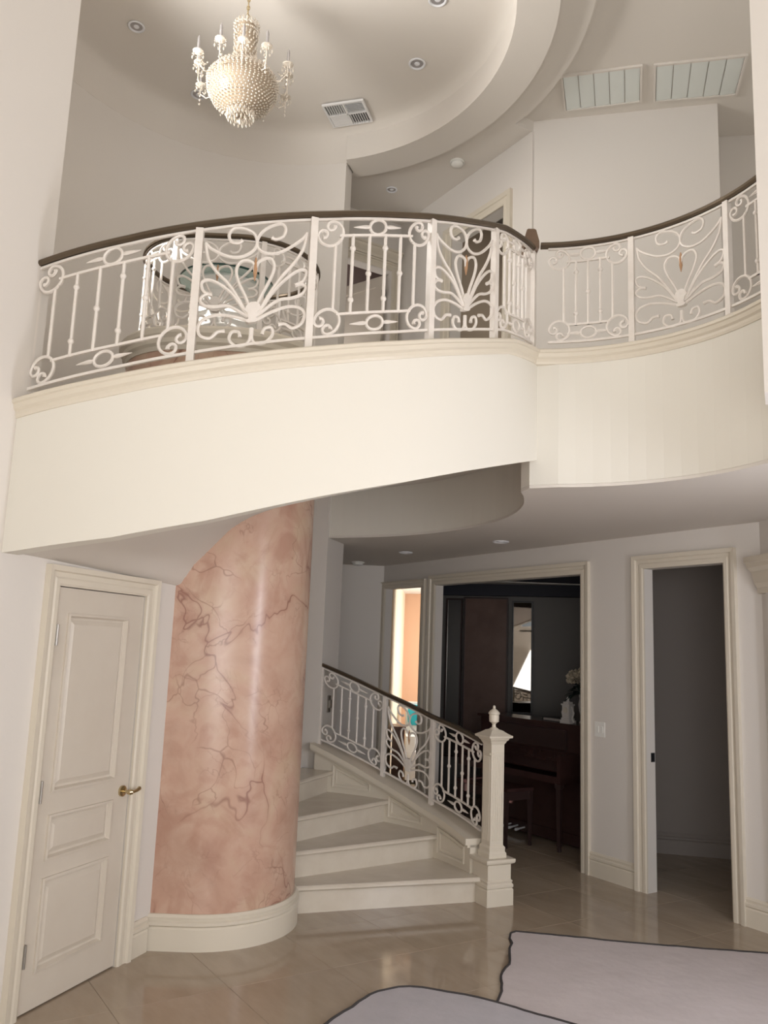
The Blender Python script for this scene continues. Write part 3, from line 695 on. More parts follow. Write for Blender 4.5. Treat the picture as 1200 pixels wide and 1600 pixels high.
PB = (0.07, 9.0); uhR = (0.539, -0.8425)      # right wall of the upper hallway, from its back corner
mb = wall_open(PB, uhR, NH, -0.02, 2.205, F2, ZH, 0.14, [(0.99, 1.817, 6.04)])
struct('wall_upper_hall', mb, M['wall'], 'bright right wall of the upstairs hallway with a doorway')
struct('trim_8', casing(PB, uhR, NH, 0.99, 1.817, 6.04, 0.12, F2), M['trim'], 'cream casing of the doorway in the upstairs hallway right wall')
mb = MB(); q = (PB[0] + uhR[0] * 1.817 + 0.12, PB[1] + uhR[1] * 1.817 + 0.08)
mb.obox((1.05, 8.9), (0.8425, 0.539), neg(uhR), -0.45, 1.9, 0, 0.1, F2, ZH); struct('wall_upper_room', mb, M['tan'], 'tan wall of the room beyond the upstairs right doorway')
ubk = (-0.8425, -0.539); nbk = (0.539, -0.8425)
PBK = (0.07, 9.0)
mb = wall_open(PBK, ubk, nbk, -0.02, 1.6, F2, ZH, 0.14, [(0.10, 0.74, 6.02)])
struct('wall_upper_back', mb, M['wall'], 'back wall of the upstairs hallway with a corniced door')
struct('trim_9', casing(PBK, ubk, nbk, 0.10, 0.74, 6.02, 0.09, F2), M['trim'], 'casing of the half open upstairs door')
mb = MB(); cp = [(-0.002, 6.12), (0.03, 6.12), (0.04, 6.15), (0.075, 6.19), (0.08, 6.215), (0.095, 6.22), (0.095, 6.24), (-0.002, 6.24)]
mb.sweep([[(PBK[0] + ubk[0] * s + nbk[0] * d, PBK[1] + ubk[1] * s + nbk[1] * d, z) for d, z in cp] for s in (0.01, 0.92)])
struct('trim_10', mb, M['trim'], 'projecting cornice over the half open upstairs door')
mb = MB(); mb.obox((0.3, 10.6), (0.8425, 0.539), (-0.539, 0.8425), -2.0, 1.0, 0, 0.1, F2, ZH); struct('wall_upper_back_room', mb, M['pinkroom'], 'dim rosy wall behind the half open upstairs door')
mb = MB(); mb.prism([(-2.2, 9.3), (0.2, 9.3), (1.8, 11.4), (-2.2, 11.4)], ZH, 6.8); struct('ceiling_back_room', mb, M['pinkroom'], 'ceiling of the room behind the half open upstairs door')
# door leaf ajar, hinged on the right jamb
hx, hy = PBK[0] + ubk[0] * 0.12 - nbk[0] * 0.1, PBK[1] + ubk[1] * 0.12 - nbk[1] * 0.1
dl = empty('door_2', (hx, hy, F2), 'pale panelled door standing half open in the upstairs back wall', None, None, 'structure')
ud = Vector((-0.80, 0.60)).normalized(); ud = (ud.x, ud.y); nd = (-ud[1], -ud[0]) ; nd = (-ud[1] * 1.0, ud[0]); nd = nd if nd[1] < 0 else neg(nd)
mb = MB(); mb.obox((hx, hy), ud, nd, 0.02, 0.72, -0.02, 0.012, F2 + 0.01, 6.0); mb.obox((hx, hy), ud, nd, 0.02, 0.12, 0.012, 0.024, F2 + 0.01, 6.0); mb.obox((hx, hy), ud, nd, 0.62, 0.72, 0.012, 0.024, F2 + 0.01, 6.0); mb.obox((hx, hy), ud, nd, 0.12, 0.62, 0.012, 0.024, 5.88, 6.0); mb.obox((hx, hy), ud, nd, 0.12, 0.62, 0.012, 0.024, 4.45, 4.6)
mb.build('door_leaf', M['door'], dl)
for z in (5.72, 3.8):
    mb = MB(); mb.tube([(hx, hy, z), (hx, hy, z + 0.11)], 0.012, 8); mb.obox((hx, hy), ud, nd, -0.005, 0.03, 0.0, 0.028, z, z + 0.11); mb.build('hinge', M['steel'], dl)
# front wall of the right part of the upper storey, with a recess at its right
PW = (1.27, 7.155); uw = Vector((2.86 - 1.27, 6.80 - 7.155)).normalized(); uw = (uw.x, uw.y); nwv = (uw[1], -uw[0]); Lw = 1.63
mb = MB(); mb.obox(PW, uw, neg(nwv), -0.014, Lw, 0, 0.6, F2, ZX + 0.02)
struct('wall_upper_right', mb, M['wall'], 'plain upper wall behind the right hand landing balustrade')
mb = MB(); mb.obox((2.7, 7.35), (0.985, -0.17), (0.17, 0.985), -0.1, 2.2, 0, 0.12, F2, ZX + 0.02)
struct('wall_upper_recess', mb, M['wall'], 'shaded recess wall at the upper right corner')
# near header wall hanging at the right edge
mb = MB(); mb.obox((1.635, 3.49), (0.90, -0.436), (0.436, 0.90), 0.0, 3.2, 0, 0.2, 2.925, ZX)
struct('wall_header_right', mb, M['wall'], 'bright edge of the high header wall hanging at the right border')
mb = MB(); mb.box(5.0, -2.6, 0, 5.2, 8.5, 7.0); struct('wall_far_right', mb, M['wall'], 'outer wall at the right')
# entry front wall behind the camera with a big window and glazed door opening
mb = MB(); mb.box(-6, -2.6, 0, -2.6, -2.45, 7.0); mb.box(3.0, -2.6, 0, 5.2, -2.45, 7.0); mb.box(-2.6, -2.6, 6.3, 3.0, -2.45, 7.0); mb.box(-2.6, -2.6, 2.45, 3.0, -2.45, 2.6); mb.box(-2.6, -2.6, 0, -1.0, -2.45, 2.5); mb.box(1.8, -2.6, 0, 3.0, -2.45, 2.5)
struct('wall_entry', mb, M['wall'], 'entry wall behind the viewer with tall windows')
mb = MB()
for x in (-1.2, 0.2, 1.6): mb.box(x - 0.03, -2.57, 2.6, x + 0.03, -2.50, 6.3)
mb.box(-2.6, -2.57, 4.4, 3.0, -2.50, 4.46); struct('window_1', mb, M['trim'], 'mullions of the tall entry window')
mb = MB(); mb.box(-6, 13.6, 0, 6, 13.8, 7.0); mb.box(-6.0, 3.0, 0, -5.85, 13.6, 7.0); mb.box(4.9, 8.4, 0, 5.2, 13.6, 7.0); struct('wall_outer', mb, M['wall'], 'outer shell of the house')

# ---------------- framed slatted ceiling panels (upper right)
def slat_panel(c4, label, dark_side):
    # c4: far-left, far-right, near-right, near-left corners in plan (far = nearer the wall), on the ceiling
    cx = sum(p[0] for p in c4) / 4; cy = sum(p[1] for p in c4) / 4
    t = empty('ceiling_panel', (cx, cy, ZX), label, 'ceiling panel', 'slatted ceiling panels')
    def q(u, v, z):
        a = Vector(c4[0]).lerp(Vector(c4[1]), u); b = Vector(c4[3]).lerp(Vector(c4[2]), u); p = a.lerp(b, v); return (p.x, p.y, z)
    w = 0.028; fr = MB()
    def bar(u0, u1, v0, v1, z0, z1, mb): mb.hexa([q(u0, v0, z0), q(u1, v0, z0), q(u1, v1, z0), q(u0, v1, z0), q(u0, v0, z1), q(u1, v0, z1), q(u1, v1, z1), q(u0, v1, z1)])
    for a in ((0, w, 0, 1), (1 - w, 1, 0, 1), (w, 1 - w, 0, 0.04), (w, 1 - w, 0.96, 1)): bar(*a, ZX - 0.022, ZX - 0.001, fr)
    fr.build('frame', M['ceil'], t)
    for i in range(5):
        mb = MB(); u0 = w + (1 - 2 * w) * i / 5 + 0.006; u1 = w + (1 - 2 * w) * (i + 1) / 5 - 0.004
        z0 = ZX - 0.018; z1 = ZX - 0.006
        mb.hexa([q(u0, 0.045, z0), q(u1, 0.045, z0 + 0.008), q(u1, 0.955, z0 + 0.008), q(u0, 0.955, z0), q(u0, 0.045, z1), q(u1, 0.045, z1 + 0.006), q(u1, 0.955, z1 + 0.006), q(u0, 0.955, z1)]); mb.build('slat', M['frost'], t)
slat_panel([(1.52, 6.98), (2.18, 6.80), (2.04, 6.33), (1.38, 6.50)], 'framed pale slatted ceiling panel nearer the ceiling ring', 1)
slat_panel([(2.28, 6.80), (2.98, 6.66), (2.86, 6.16), (2.13, 6.32)], 'framed pale slatted ceiling panel at the upper right corner', 1)
# ---------------- recessed lamps, detectors, vent
def downlight(x, y, z, label, r=0.075, group=None):
    t = empty('downlight', (x, y, z), label, 'ceiling light', 'recessed ceiling lights')
    mb = MB(); mb.lathe([(r, -0.001), (r, -0.008), (r * 0.88, -0.012), (r * 0.74, -0.004), (r * 0.74, 0.0)], (x, y, z), 20); mb.build('trim_ring', M['chrome'], t, 40)
    mb = MB(); mb.lathe([(0, -0.003), (r * 0.72, -0.002), (r * 0.72, 0.0)], (x, y, z), 16); mb.build('lamp', M['lampin'], t, 40)
    mb = MB(); mb.lathe([(0, -0.012), (r * 0.25, -0.01), (r * 0.34, -0.003)], (x, y, z), 12); mb.build('bulb', M['chrome'], t, 40)
downlight(-2.24, 6.28, 6.859, 'recessed ceiling light at far left of the dome', 0.07)
downlight(-1.90, 7.13, 6.857, 'recessed ceiling light behind the chandelier', 0.07)
downlight(0.14, 6.60, 6.859, 'recessed ceiling light right of the ceiling vent', 0.075)
downlight(0.27, 5.86, 6.859, 'recessed ceiling light at the top edge of the picture', 0.075)
downlight(-0.05, 8.24, ZH, 'recessed light in the upstairs hallway ceiling', 0.06)
downlight(0.24, 8.55, ZC - 0.02, 'recessed light in the low hall ceiling near the orange room', 0.07)
downlight(1.06, 7.45, ZC - 0.02, 'recessed light in the low hall ceiling before the piano room', 0.075)
def detector(x, y, z, label):
    t = empty('smoke_detector', (x, y, z), label, 'smoke detector', 'smoke detectors')
    mb = MB(); mb.lathe([(0.075, 0.0), (0.075, -0.012), (0.066, -0.016)], (x, y, z), 20); mb.lathe([(0, -0.002), (0.075, -0.002)], (x, y, z), 20); mb.build('base', M['pot'], t, 40)
    mb = MB(); mb.lathe([(0.062, -0.012), (0.060, -0.030), (0.048, -0.040), (0.0, -0.042)], (x, y, z), 20); mb.build('cover', M['pot'], t, 40)
detector(0.60, 7.69, ZH, 'round white smoke detector on the upstairs hallway ceiling')
detector(-0.28, 9.7, ZC - 0.02, 'round white smoke detector on the low hall ceiling')
vz = 6.855; vp = [(-0.74, 7.19), (-0.345, 7.08), (-0.25, 7.40), (-0.645, 7.52)]
vt = empty('ceiling_vent', (-0.5, 7.3, vz), 'square white four-way air vent beside the chandelier', 'vent')
def vq(u, v, z):
    a = Vector(vp[0]).lerp(Vector(vp[1]), u); b = Vector(vp[3]).lerp(Vector(vp[2]), u); p = a.lerp(b, v); return (p.x, p.y, z)
def vbar(mb, u0, u1, v0, v1, z0, z1, z2=None, z3=None): mb.hexa([vq(u0, v0, z0), vq(u1, v0, z0), vq(u1, v1, z0), vq(u0, v1, z0), vq(u0, v0, z1), vq(u1, v0, z1), vq(u1, v1, z1), vq(u0, v1, z1)])
mb = MB(); vbar(mb, 0.02, 0.98, 0.02, 0.98, vz - 0.010, vz - 0.008); mb.build('backing', M['ventin'], vt)
mb = MB()
for a in ((0, 1, 0, 0.05), (0, 1, 0.95, 1), (0, 0.05, 0.05, 0.95), (0.95, 1, 0.05, 0.95), (0.48, 0.52, 0.05, 0.95), (0.05, 0.95, 0.48, 0.52)): vbar(mb, *a, vz - 0.03, vz - 0.008)
mb.build('frame', M['vent'], vt)
def vslat(mb, along_u, a, u0, u1, v0, v1, tilt, hh=0.014):
    # thin inclined blade
    z0, z1 = vz - 0.028, vz - 0.028 + hh; w = 0.012 * tilt if tilt > 0 else 0.0
    if along_u: mb.hexa([vq(u0, a, z0), vq(u1, a, z0), vq(u1, a + 0.012, z0), vq(u0, a + 0.012, z0), vq(u0, a + w, z1), vq(u1, a + w, z1), vq(u1, a + w + 0.012, z1), vq(u0, a + w + 0.012, z1)])
    else: mb.hexa([vq(a, v0, z0), vq(a + 0.012, v0, z0), vq(a + 0.012, v1, z0), vq(a, v1, z0), vq(a + w, v0, z1), vq(a + w + 0.012, v0, z1), vq(a + w + 0.012, v1, z1), vq(a + w, v1, z1)])
for k in range(7):
    f = 0.06 + 0.40 * (k + 0.5) / 7
    for au, aa, u0, u1, v0, v1, tl in ((False, f, 0, 0, 0.05, 0.48, 1), (True, 0.46 + f, 0.05, 0.48, 0, 0, 1), (True, f, 0.52, 0.95, 0, 0, -1), (False, 0.46 + f, 0, 0, 0.52, 0.95, -1)):
        mb = MB(); vslat(mb, au, aa, u0, u1, v0, v1, tl, 0.004 if tl < 0 and au else 0.012); mb.build('slat', M['vent'], vt)
mb = MB(); vbar(mb, 0.06, 0.475, 0.53, 0.94, vz - 0.027, vz - 0.024); mb.build('damper', M['vent'], vt)
# ---------------- chandelier
CX, CY = -1.20, 5.75
ch = empty('chandelier', (CX, CY, 6.86), 'crystal basket chandelier with candle arms hanging in the stairwell', 'chandelier')
mb = MB(); mb.tube([(CX, CY, 6.855), (CX, CY, 6.45)], 0.006, 6)
for i in range(11):
    z = 6.84 - i * 0.036; a = i % 2
    mb.tube([(CX + 0.012 * math.cos(t) * (1 - a), CY + 0.012 * math.cos(t) * a, z + 0.02 * math.sin(t)) for t in [2 * PI * k / 8 for k in range(8)]], 0.0035, 4, closed=True)
mb.build('chain', M['brass'], ch)
def bead(mb, p, r, rz=None):
    rz = rz or r; x, y, z = p
    mb.add([(x + r, y, z), (x, y + r, z), (x - r, y, z), (x, y - r, z), (x, y, z + rz), (x, y, z - rz)], [(0, 1, 4), (1, 2, 4), (2, 3, 4), (3, 0, 4), (1, 0, 5), (2, 1, 5), (3, 2, 5), (0, 3, 5)])
def beadrow(mb, prof, n, r, rz=None):
    for rad, z in prof:
        k = max(6, int(n * rad)); o = random.random()
        for i in range(k):
            t = 2 * PI * (i + o) / k; bead(mb, (CX + rad * math.cos(t), CY + rad * math.sin(t), z), r, rz)
def interp(p, n):
    out = []
    for (a, za), (b, zb) in zip(p, p[1:]):
        for i in range(n): out.append((a + (b - a) * i / n, za + (zb - za) * i / n))
    out.append(p[-1]); return out
mb = MB(); mb.lathe([(0.07, 6.46), (0.072, 6.40), (0.078, 6.20), (0.095, 6.13), (0.20, 6.05), (0.255, 5.98), (0.245, 5.89), (0.20, 5.81), (0.10, 5.755), (0.0, 5.74)], (CX, CY, 0), 28)
o = mb.build('bead_liner', M['crystalw'], ch, 60)
mb = MB(); beadrow(mb, interp([(0.09, 6.41), (0.085, 6.30), (0.088, 6.19), (0.11, 6.13), (0.215, 6.06), (0.27, 5.985)], 4), 190, 0.0085, 0.013)
o = mb.build('bead_neck', M['crystal'], ch); o['kind'] = 'stuff'
mb = MB(); beadrow(mb, interp([(0.27, 5.97), (0.26, 5.89), (0.215, 5.81), (0.12, 5.75), (0.03, 5.728)], 5), 200, 0.0092)
o = mb.build('bead_basket', M['crystal'], ch); o['kind'] = 'stuff'
mb = MB()
for k in range(18):
    t = 2 * PI * k / 18; pts = [(CX + r_ * math.cos(t), CY + r_ * math.sin(t), z) for r_, z in ((0.06, 6.43), (0.085, 6.49), (0.10, 6.46), (0.09, 6.41))]; 
    for i in range(6):
        f = i / 5 * 2.999; j = int(f); fr_ = f - j; bead(mb, tuple(pts[j][q] * (1 - fr_) + pts[j + 1][q] * fr_ for q in range(3)), 0.010, 0.014)
    bead(mb, (pts[3][0], pts[3][1], 6.37), 0.009, 0.024)
mb.tube([(CX + 0.095 * math.cos(t), CY + 0.095 * math.sin(t), 6.45) for t in [2 * PI * k / 24 for k in range(24)]], 0.005, 5, closed=True)
mb.build('crown', M['crystal'], ch)
mb = MB(); beadrow(mb, [(0.10, 5.72), (0.075, 5.70), (0.045, 5.685), (0.1, 5.69)], 200, 0.010, 0.024); bead(mb, (CX, CY, 5.66), 0.022, 0.03); mb.build('bottom_cluster', M['crystal'], ch)
for k in range(12):
    t = 2 * PI * (k + 0.3) / 12; hgt = 0.0 if k % 2 else 0.05; ro = 0.38 if k % 2 else 0.335; c_, s2 = math.cos(t), math.sin(t)
    def ap(r_, z): return (CX + r_ * c_, CY + r_ * s2, z)
    mb = MB(); mb.tube([ap(0.25, 5.97), ap(0.28, 5.93), ap(0.32, 5.92), ap(ro, 5.97), ap(ro, 6.03 + hgt)], 0.005, 6)
    mb.lathe([(0.008, 0), (0.04, 0.012), (0.042, 0.018), (0.0, 0.014)], ap(ro, 6.03 + hgt), 10)
    arm = mb.build('arm', M['crystal'], ch, 50)
    mb = MB(); mb.tube([ap(ro, 6.045 + hgt), ap(ro, 6.125 + hgt)], 0.011, 8); mb.build('candle_sleeve', M['lampin'], arm)
    mb = MB(); mb.tube([ap(ro, 6.125 + hgt), ap(ro, 6.14 + hgt), ap(ro, 6.16 + hgt), ap(ro, 6.18 + hgt)], [0.009, 0.012, 0.009, 0.002], 8); mb.build('bulb', M['lampin'], arm, 60)
    mb = MB()
    for i in range(6):
        a2 = 2 * PI * i / 6; b0 = ap(ro, 6.03 + hgt); p = (b0[0] + 0.04 * math.cos(a2), b0[1] + 0.04 * math.sin(a2), b0[2] - 0.03); bead(mb, p, 0.007, 0.02); bead(mb, (p[0], p[1], p[2] + 0.03), 0.006)
    for i in range(7):
        f = i / 6; bead(mb, ap(0.30 + (ro - 0.30) * f, 6.0 + (0.03 + hgt) * f - 0.05 * math.sin(PI * f)), 0.008)
    for i in range(3): bead(mb, ap(ro, 5.955 - i * 0.035), 0.009, 0.015)
    o = mb.build('crystal_drops', M['crystal'], arm); o['kind'] = 'stuff'
# ---------------- pedestal table with glass top on the column
px, py = C[0] - 0.16, C[1]
pt = empty('pedestal_table', (px, py, 3.785), 'white ribbed drum pedestal under a round teal edged glass top', 'table')
mb = MB(); prof = [(0.0, 3.785), (0.27, 3.785), (0.27, 3.84), (0.25, 3.855)]
for i in range(9):
    z = 3.86 + i * 0.052; prof += [(0.242, z), (0.256, z + 0.026), (0.242, z + 0.05)]
prof += [(0.22, 4.335), (0.0, 4.335)]
mb.lathe(prof, (px, py, 0), 36); mb.build('pedestal', M['pot'], pt, 50)
mb = MB(); mb.lathe([(0, 4.337), (0.335, 4.337), (0.335, 4.349), (0, 4.349)], (px, py, 0), 48); mb.build('glass_top', M['glass'], pt, 40)
mb = MB(); mb.lathe([(0.335, 4.336), (0.341, 4.338), (0.341, 4.350), (0.335, 4.352)], (px, py, 0), 48); mb.build('glass_rim', M['glassedge'], pt, 40)

# ============================================================ GROUND FLOOR FURNITURE
# mirrors on the dark wall
def mirror(s0, s1, z0, z1, ang, name_label, fm, face=None, nm='wall_mirror', cat='mirror'):
    mx, my = PM[0] + UM[0] * (s0 + s1) / 2 + NM[0] * 0.05, PM[1] + UM[1] * (s0 + s1) / 2 + NM[1] * 0.05
    a = math.atan2(UM[1], UM[0]) + R(ang); u = (math.cos(a), math.sin(a)); n = (u[1], -u[0]); w = (s1 - s0) / 2
    t = empty(nm, (mx, my, z0), name_label, cat)
    mb = MB(); mb.obox((mx, my), u, n, -w, w, 0.0, 0.006, z0, z1); mb.build('glass' if face is None else 'face', face or M['mirror'], t)
    mb = MB()
    for b in ((-w - 0.022, -w, z0 - 0.02, z1 + 0.02), (w, w + 0.022, z0 - 0.02, z1 + 0.02), (-w, w, z0 - 0.02, z0), (-w, w, z1, z1 + 0.02)): mb.obox((mx, my), u, n, b[0], b[1], -0.012, 0.014, b[2], b[3])
    mb.build('frame', fm, t)
mirror(-0.06, 0.11, 0.5, 2.44, -2, 'narrow dark framed mirror strip at left of the piano room', M['mahogd'])
mirror(0.17, 0.70, 0.5, 2.46, 0.0, 'tall rosy brown panel painted as the pink column mirrored behind the piano', M['mahogd'], M['columnrefl'], 'reflection_panel', 'wall panel')  # no mirror here: the column reflection is only the panel colour
mirror(0.79, 1.01, 1.07, 2.42, 3.0, 'tall slim mirror reflecting the bright entry through scrollwork', M['black'])
# piano: front plane runs parallel to the hall wall
UP_ = (0.549, -0.836); NP = (-0.836, -0.549); PP = (1.27, 9.19)
def pq(s, d, z): return (PP[0] + UP_[0] * s + NP[0] * d, PP[1] + UP_[1] * s + NP[1] * d, z)
pn = empty('upright_piano', pq(0.6, 0, 0), 'dark mahogany upright piano in front of the mirrored wall', 'piano')
def pbox(name, bs, mt):
    mb = MB()
    for s0, s1, d0, d1, z0, z1 in bs: mb.obox(PP, UP_, NP, s0, s1, d0, d1, z0, z1)
    o = mb.build(name, mt, pn); return o
S0, S1 = -0.22, 1.26
pbox('case', [(S0, S1, -0.32, 0.0, 0.05, 1.10), (S0, S0 + 0.04, -0.32, 0.30, 0.60, 0.86), (S1 - 0.04, S1, -0.32, 0.30, 0.60, 0.86), (S0, S1, -0.02, 0.02, 0.02, 0.12)], M['mahog'])
pbox('lid', [(S0 - 0.03, S1 + 0.03, -0.34, 0.03, 1.10, 1.125)], M['mahog'])
pbox('keybed', [(S0, S1, 0.0, 0.29, 0.60, 0.66)], M['mahog'])
mb = MB(); st = []
for s in (S0 + 0.04, S1 - 0.04): st.append([pq(s, 0.0, 0.72), pq(s, 0.27, 0.70), pq(s, 0.28, 0.715), pq(s, 0.16, 0.78), pq(s, 0.05, 0.86), pq(s, 0.0, 0.86)])
mb.sweep(st); mb.build('fallboard', M['mahog'], pn)
pbox('music_desk', [(S0 + 0.2, S1 - 0.2, 0.005, 0.025, 0.88, 1.06)], M['mahogd'])
for s in (S0 + 0.03, S1 - 0.06):
    mb = MB(); mb.tube([pq(s + 0.015, 0.26, 0.60), pq(s + 0.015, 0.26, 0.57), pq(s + 0.015, 0.26, 0.55), pq(s + 0.015, 0.26, 0.12), pq(s + 0.015, 0.26, 0.05)], [0.045, 0.045, 0.034, 0.024, 0.026], 4)
    mb.tube([pq(s + 0.015, 0.26, 0.05), pq(s + 0.015, 0.26, 0.0)], 0.018, 8); mb.build('leg', M['mahogd'], pn)
for k in range(3):
    mb = MB(); s = 0.30 + 0.10 * k; mb.tube([pq(s, 0.0, 0.07), pq(s, 0.09, 0.06), pq(s, 0.14, 0.055), pq(s, 0.15, 0.055)], [0.008, 0.010, 0.016, 0.010], 8); mb.build('pedal', M['chrome'], pn, 50)
# bench
bn = empty('piano_bench', pq(0.55, 0.62, 0), 'dark wooden piano bench before the keyboard', 'bench')
mb = MB(); mb.obox(PP, UP_, NP, 0.18, 0.92, 0.30, 0.64, 0.50, 0.53); mb.build('seat', M['mahog'], bn)
mb = MB()
for s0, s1, d0, d1 in ((0.20, 0.90, 0.61, 0.63), (0.20, 0.90, 0.31, 0.33), (0.20, 0.22, 0.32, 0.62), (0.88, 0.90, 0.32, 0.62)): mb.obox(PP, UP_, NP, s0, s1, d0, d1, 0.42, 0.50)
mb.build('apron', M['mahogd'], bn)
for s in (0.21, 0.89):
    for d in (0.32, 0.62):
        mb = MB(); mb.tube([pq(s, d, 0.50), pq(s, d, 0.40), pq(s, d, 0.03), pq(s, d, 0.0)], [0.03, 0.028, 0.016, 0.02], 4); mb.build('leg', M['mahogd'], bn)
# things on the piano
ck = pq(1.01, -0.06, 1.125)
t = empty('mantel_clock', ck, 'small white ornate clock on the piano lid', 'clock')
mb = MB(); x, y, z = ck; uo = (UP_, NP)
def ob(mb, w, d, z0, z1): mb.obox((x, y), UP_, NP, -w, w, -d, d, z + z0, z + z1)
ob(mb, 0.065, 0.045, 0.0, 0.03); ob(mb, 0.055, 0.038, 0.03, 0.05); ob(mb, 0.045, 0.034, 0.05, 0.17); ob(mb, 0.055, 0.04, 0.17, 0.185); ob(mb, 0.035, 0.03, 0.185, 0.205); mb.build('case', M['porc'], t)
mb = MB(); mb.lathe([(0.0, 0.205), (0.02, 0.205), (0.012, 0.22), (0.018, 0.235), (0, 0.255)], (x, y, z), 10); mb.build('finial', M['porc'], t, 50)
for sg in (-1, 1):
    mb = MB(); mb.tube([(x + UP_[0] * sg * 0.05, y + UP_[1] * sg * 0.05, z + 0.16), (x + UP_[0] * sg * 0.075, y + UP_[1] * sg * 0.075, z + 0.10), (x + UP_[0] * sg * 0.06, y + UP_[1] * sg * 0.06, z + 0.05), (x + UP_[0] * sg * 0.085, y + UP_[1] * sg * 0.085, z + 0.01)], [0.008, 0.012, 0.01, 0.013], 6); mb.build('side_scroll', M['porc'], t, 50)
mb = MB(); f0 = (x + NP[0] * 0.034, y + NP[1] * 0.034, z + 0.125); mb.tube([f0, (f0[0] + NP[0] * 0.006, f0[1] + NP[1] * 0.006, f0[2])], 0.03, 16); mb.build('dial', M['ivory'], t, 40)
vs = pq(1.065, -0.225, 1.125)
t = empty('flower_vase', vs, 'vase with domed ivory bouquet and dark leaves on the piano', 'vase')
mb = MB(); mb.lathe([(0, 0), (0.045, 0), (0.05, 0.01), (0.03, 0.03), (0.028, 0.06), (0.05, 0.12), (0.058, 0.18), (0.045, 0.24), (0.055, 0.27), (0.05, 0.275), (0.0, 0.22)], vs, 20); mb.build('vase_body', M['porc'], t, 50)
random.seed(3)
mb = MB()
for k in range(46):
    ph = random.uniform(0, 2 * PI); th = math.acos(random.uniform(0.0, 1)); rr_ = 0.155
    c3 = Vector((vs[0] + rr_ * math.sin(th) * math.cos(ph), vs[1] + rr_ * math.sin(th) * math.sin(ph), vs[2] + 0.40 + 0.115 * math.cos(th)))
    for j in range(7):
        q = c3 + Vector((random.gauss(0, 1), random.gauss(0, 1), random.gauss(0, 1))).normalized() * 0.028; bead(mb, q, 0.020, 0.016)
o = mb.build('blossoms', M['petal'], t); o['kind'] = 'stuff'
mb = MB()
for k in range(26):
    ph = 2 * PI * k / 26 + random.uniform(-.1, .1); L_ = random.uniform(0.12, 0.20); z0 = vs[2] + random.uniform(0.27, 0.36); dz = random.uniform(-0.08, 0.05)
    d = Vector((math.cos(ph), math.sin(ph), 0)); n = Vector((-d.y, d.x, 0)); p0 = Vector((vs[0], vs[1], z0)) + d * 0.03
    p1 = p0 + d * L_ * 0.55 + Vector((0, 0, dz * 0.3 + 0.02)); p2 = p0 + d * L_ + Vector((0, 0, dz))
    mb.add([p0, p1 + n * 0.034, p2, p1 - n * 0.034, p1 + Vector((0, 0, 0.008))], [(0, 1, 4), (1, 2, 4), (2, 3, 4), (3, 0, 4)])
o = mb.build('leaves', M['leaf'], t); o['kind'] = 'stuff'
bx = pq(0.80, -0.14, 1.125); t = empty('album', bx, 'dark closed album lying on the piano lid', 'book')
mb = MB(); mb.obox(bx, UP_, NP, -0.13, 0.10, -0.09, 0.09, 1.126, 1.131); mb.obox(bx, UP_, NP, -0.13, 0.10, -0.09, 0.09, 1.155, 1.16); mb.obox(bx, UP_, NP, -0.13, -0.124, -0.09, 0.09, 1.131, 1.155); mb.build('cover', M['black'], t)
mb = MB(); mb.obox(bx, UP_, NP, -0.122, 0.094, -0.085, 0.085, 1.131, 1.155); mb.build('pages', M['greywall'], t)
# light switch and strike plate
def hw(s, d, z): return (PH[0] + UH[0] * s + NH[0] * d, PH[1] + UH[1] * s + NH[1] * d, z)
t = empty('light_switch', hw(3.42, 0, 1.12), 'white double light switch plate left of the dark doorway', 'switch')
mb = MB(); mb.obox(PH, UH, NH, 3.365, 3.475, 0.0005, 0.006, 1.115, 1.235); mb.build('plate', M['pot'], t)
for s in (3.385, 3.43):
    mb = MB(); mb.obox(PH, UH, NH, s, s + 0.026, 0.006, 0.010, 1.15, 1.20); mb.build('rocker', M['pot'], t)
mb = MB(); mb.obox(PH, UH, neg(NH), 3.893, 3.905, 0.05, 0.09, 0.97, 1.04); o = mb.build('strike_plate', M['black']); tag(o, 'small dark latch plate in the jamb of the unlit doorway', 'latch plate')
pj = pol(74, 2.2); mb = MB(); mb.obox(pj, (math.cos(R(74)), math.sin(R(74))), (math.sin(R(74)), -math.cos(R(74))), -0.03, 0.03, 0.0, 0.012, 1.18, 1.33); mb.obox(pj, (math.cos(R(74)), math.sin(R(74))), (math.sin(R(74)), -math.cos(R(74))), -0.012, 0.012, 0.012, 0.03, 1.22, 1.29); o = mb.build('jamb_latch', M['steel']); tag(o, 'dull metal latch on the bright pier behind the stair rail', 'latch')
# orange room furniture
t = empty('dresser', (0.29, 10.9, 0), 'brown wooden dresser inside the orange room', 'dresser')
mb = MB(); mb.box(0.215, 10.72, 0.06, 0.36, 11.1, 0.80); mb.box(0.212, 10.70, 0.80, 0.375, 11.12, 0.83); mb.build('body', M['woodl'], t)
for k in range(3):
    mb = MB(); z0 = 0.10 + 0.235 * k; mb.box(0.225, 10.708, z0, 0.35, 10.72, z0 + 0.21); dr = mb.build('drawer', M['woodl'], t)
    mb = MB(); mb.tube([(0.29, 10.708, z0 + 0.105), (0.29, 10.685, z0 + 0.105)], [0.008, 0.014], 8); mb.build('knob', M['brass'], dr)
mb = MB()
for x in (0.22, 0.325):
    for y in (10.74, 11.06): mb.box(x, y, 0, x + 0.03, y + 0.03, 0.06)
mb.build('feet', M['woodl'], t)
t = empty('armchair', (0.62, 11.95, 0), 'white slipcovered armchair inside the orange room', 'chair')
mb = MB(); mb.box(0.42, 11.70, 0.05, 0.95, 12.30, 0.42); mb.build('seat', M['whitefab'], t)
mb = MB(); mb.box(0.42, 12.17, 0.42, 0.95, 12.33, 1.05); mb.build('backrest', M['whitefab'], t)
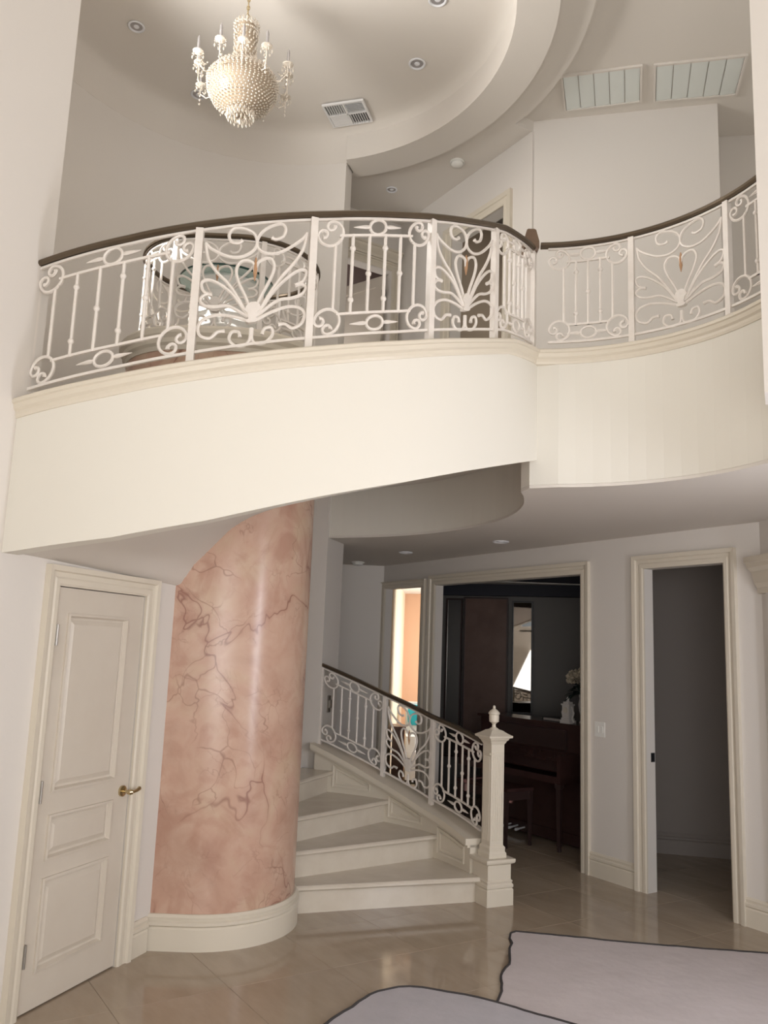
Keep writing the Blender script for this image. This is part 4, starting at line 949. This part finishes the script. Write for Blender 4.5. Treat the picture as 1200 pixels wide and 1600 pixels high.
for x in (0.42, 0.83):
    mb = MB(); mb.box(x, 11.72, 0.42, x + 0.12, 12.17, 0.62); mb.build('armrest', M['whitefab'], t)
mb = MB()
for x in (0.44, 0.88):
    for y in (11.73, 12.25): mb.box(x, y, 0, x + 0.04, y + 0.04, 0.05)
mb.build('feet', M['wood'], t)
mb = MB(); st = []
for i in range(7):
    f = -1 + i / 3; w = 0.155 * (1 - 0.10 * f * f); th = 0.05 * math.sqrt(max(0.02, 1 - f * f)); st.append([(0.60 - w, 12.11 - th, 0.78 + 0.14 * f + 0.1), (0.60, 12.11 - th * 1.5, 0.78 + 0.14 * f + 0.1), (0.60 + w, 12.11 - th, 0.78 + 0.14 * f + 0.1), (0.60 + w, 12.11 + th, 0.78 + 0.14 * f + 0.1), (0.60 - w, 12.11 + th, 0.78 + 0.14 * f + 0.1)])
mb.sweep(st); o = mb.build('cushion', M['teal'], None, 60); tag(o, 'teal cushion against the white armchair back', 'cushion')
# ---------------- floor cloths
def cloth(name, poly, z, mt, label):
    t = empty(name, (sum(p[0] for p in poly) / len(poly), sum(p[1] for p in poly) / len(poly), 0), label, 'rug', 'floor cloths')
    mb = MB(); mb.prism(poly, z, z + 0.006); mb.build('cloth', mt, t)
    mb = MB(); pts = []
    N = len(poly)
    for i in range(N):
        a, b = Vector(poly[i]), Vector(poly[(i + 1) % N]); k = max(1, int((b - a).length / 0.05))
        for j in range(k): p = a.lerp(b, j / k); pts.append((p.x + random.uniform(-.004, .004), p.y + random.uniform(-.004, .004), z + 0.005))
    mb.tube(pts, 0.0085, 5, closed=True); o = mb.build('border', M['edge'], t); o['label'] = 'dark stitched border'
random.seed(11)
cloth('floor_cloth', [(0.95, 5.73), (1.32, 5.665), (1.7, 5.59), (2.09, 5.54), (2.46, 5.50), (3.2, 5.38), (3.0, 2.2), (0.45, 2.4), (0.52, 3.6), (0.63, 4.4), (0.66, 4.57), (0.715, 4.76), (0.755, 5.02), (0.82, 5.15), (0.84, 5.29), (0.865, 5.42), (0.89, 5.51), (0.885, 5.6), (0.91, 5.69)], 0.001, M['rug'], 'large lilac grey floor cloth with ragged dark border at right')
cloth('floor_cloth', smooth_pts([(-0.30, 4.0), (-0.15, 4.3), (-0.03, 4.5), (0.06, 4.64), (0.23, 4.72), (0.43, 4.67), (0.65, 4.57), (0.79, 4.47), (0.9, 4.4), (1.3, 4.15)], 3) + [(1.3, 2.1), (-0.5, 2.1)], 0.019, M['rugb'], 'blue grey floor cloth with rounded dark edge at bottom, overlapping the larger')
print('objects', len(bpy.data.objects), 'tris', sum(sum(len(p.vertices) - 2 for p in o.data.polygons) for o in bpy.data.objects if o.type == 'MESH'))
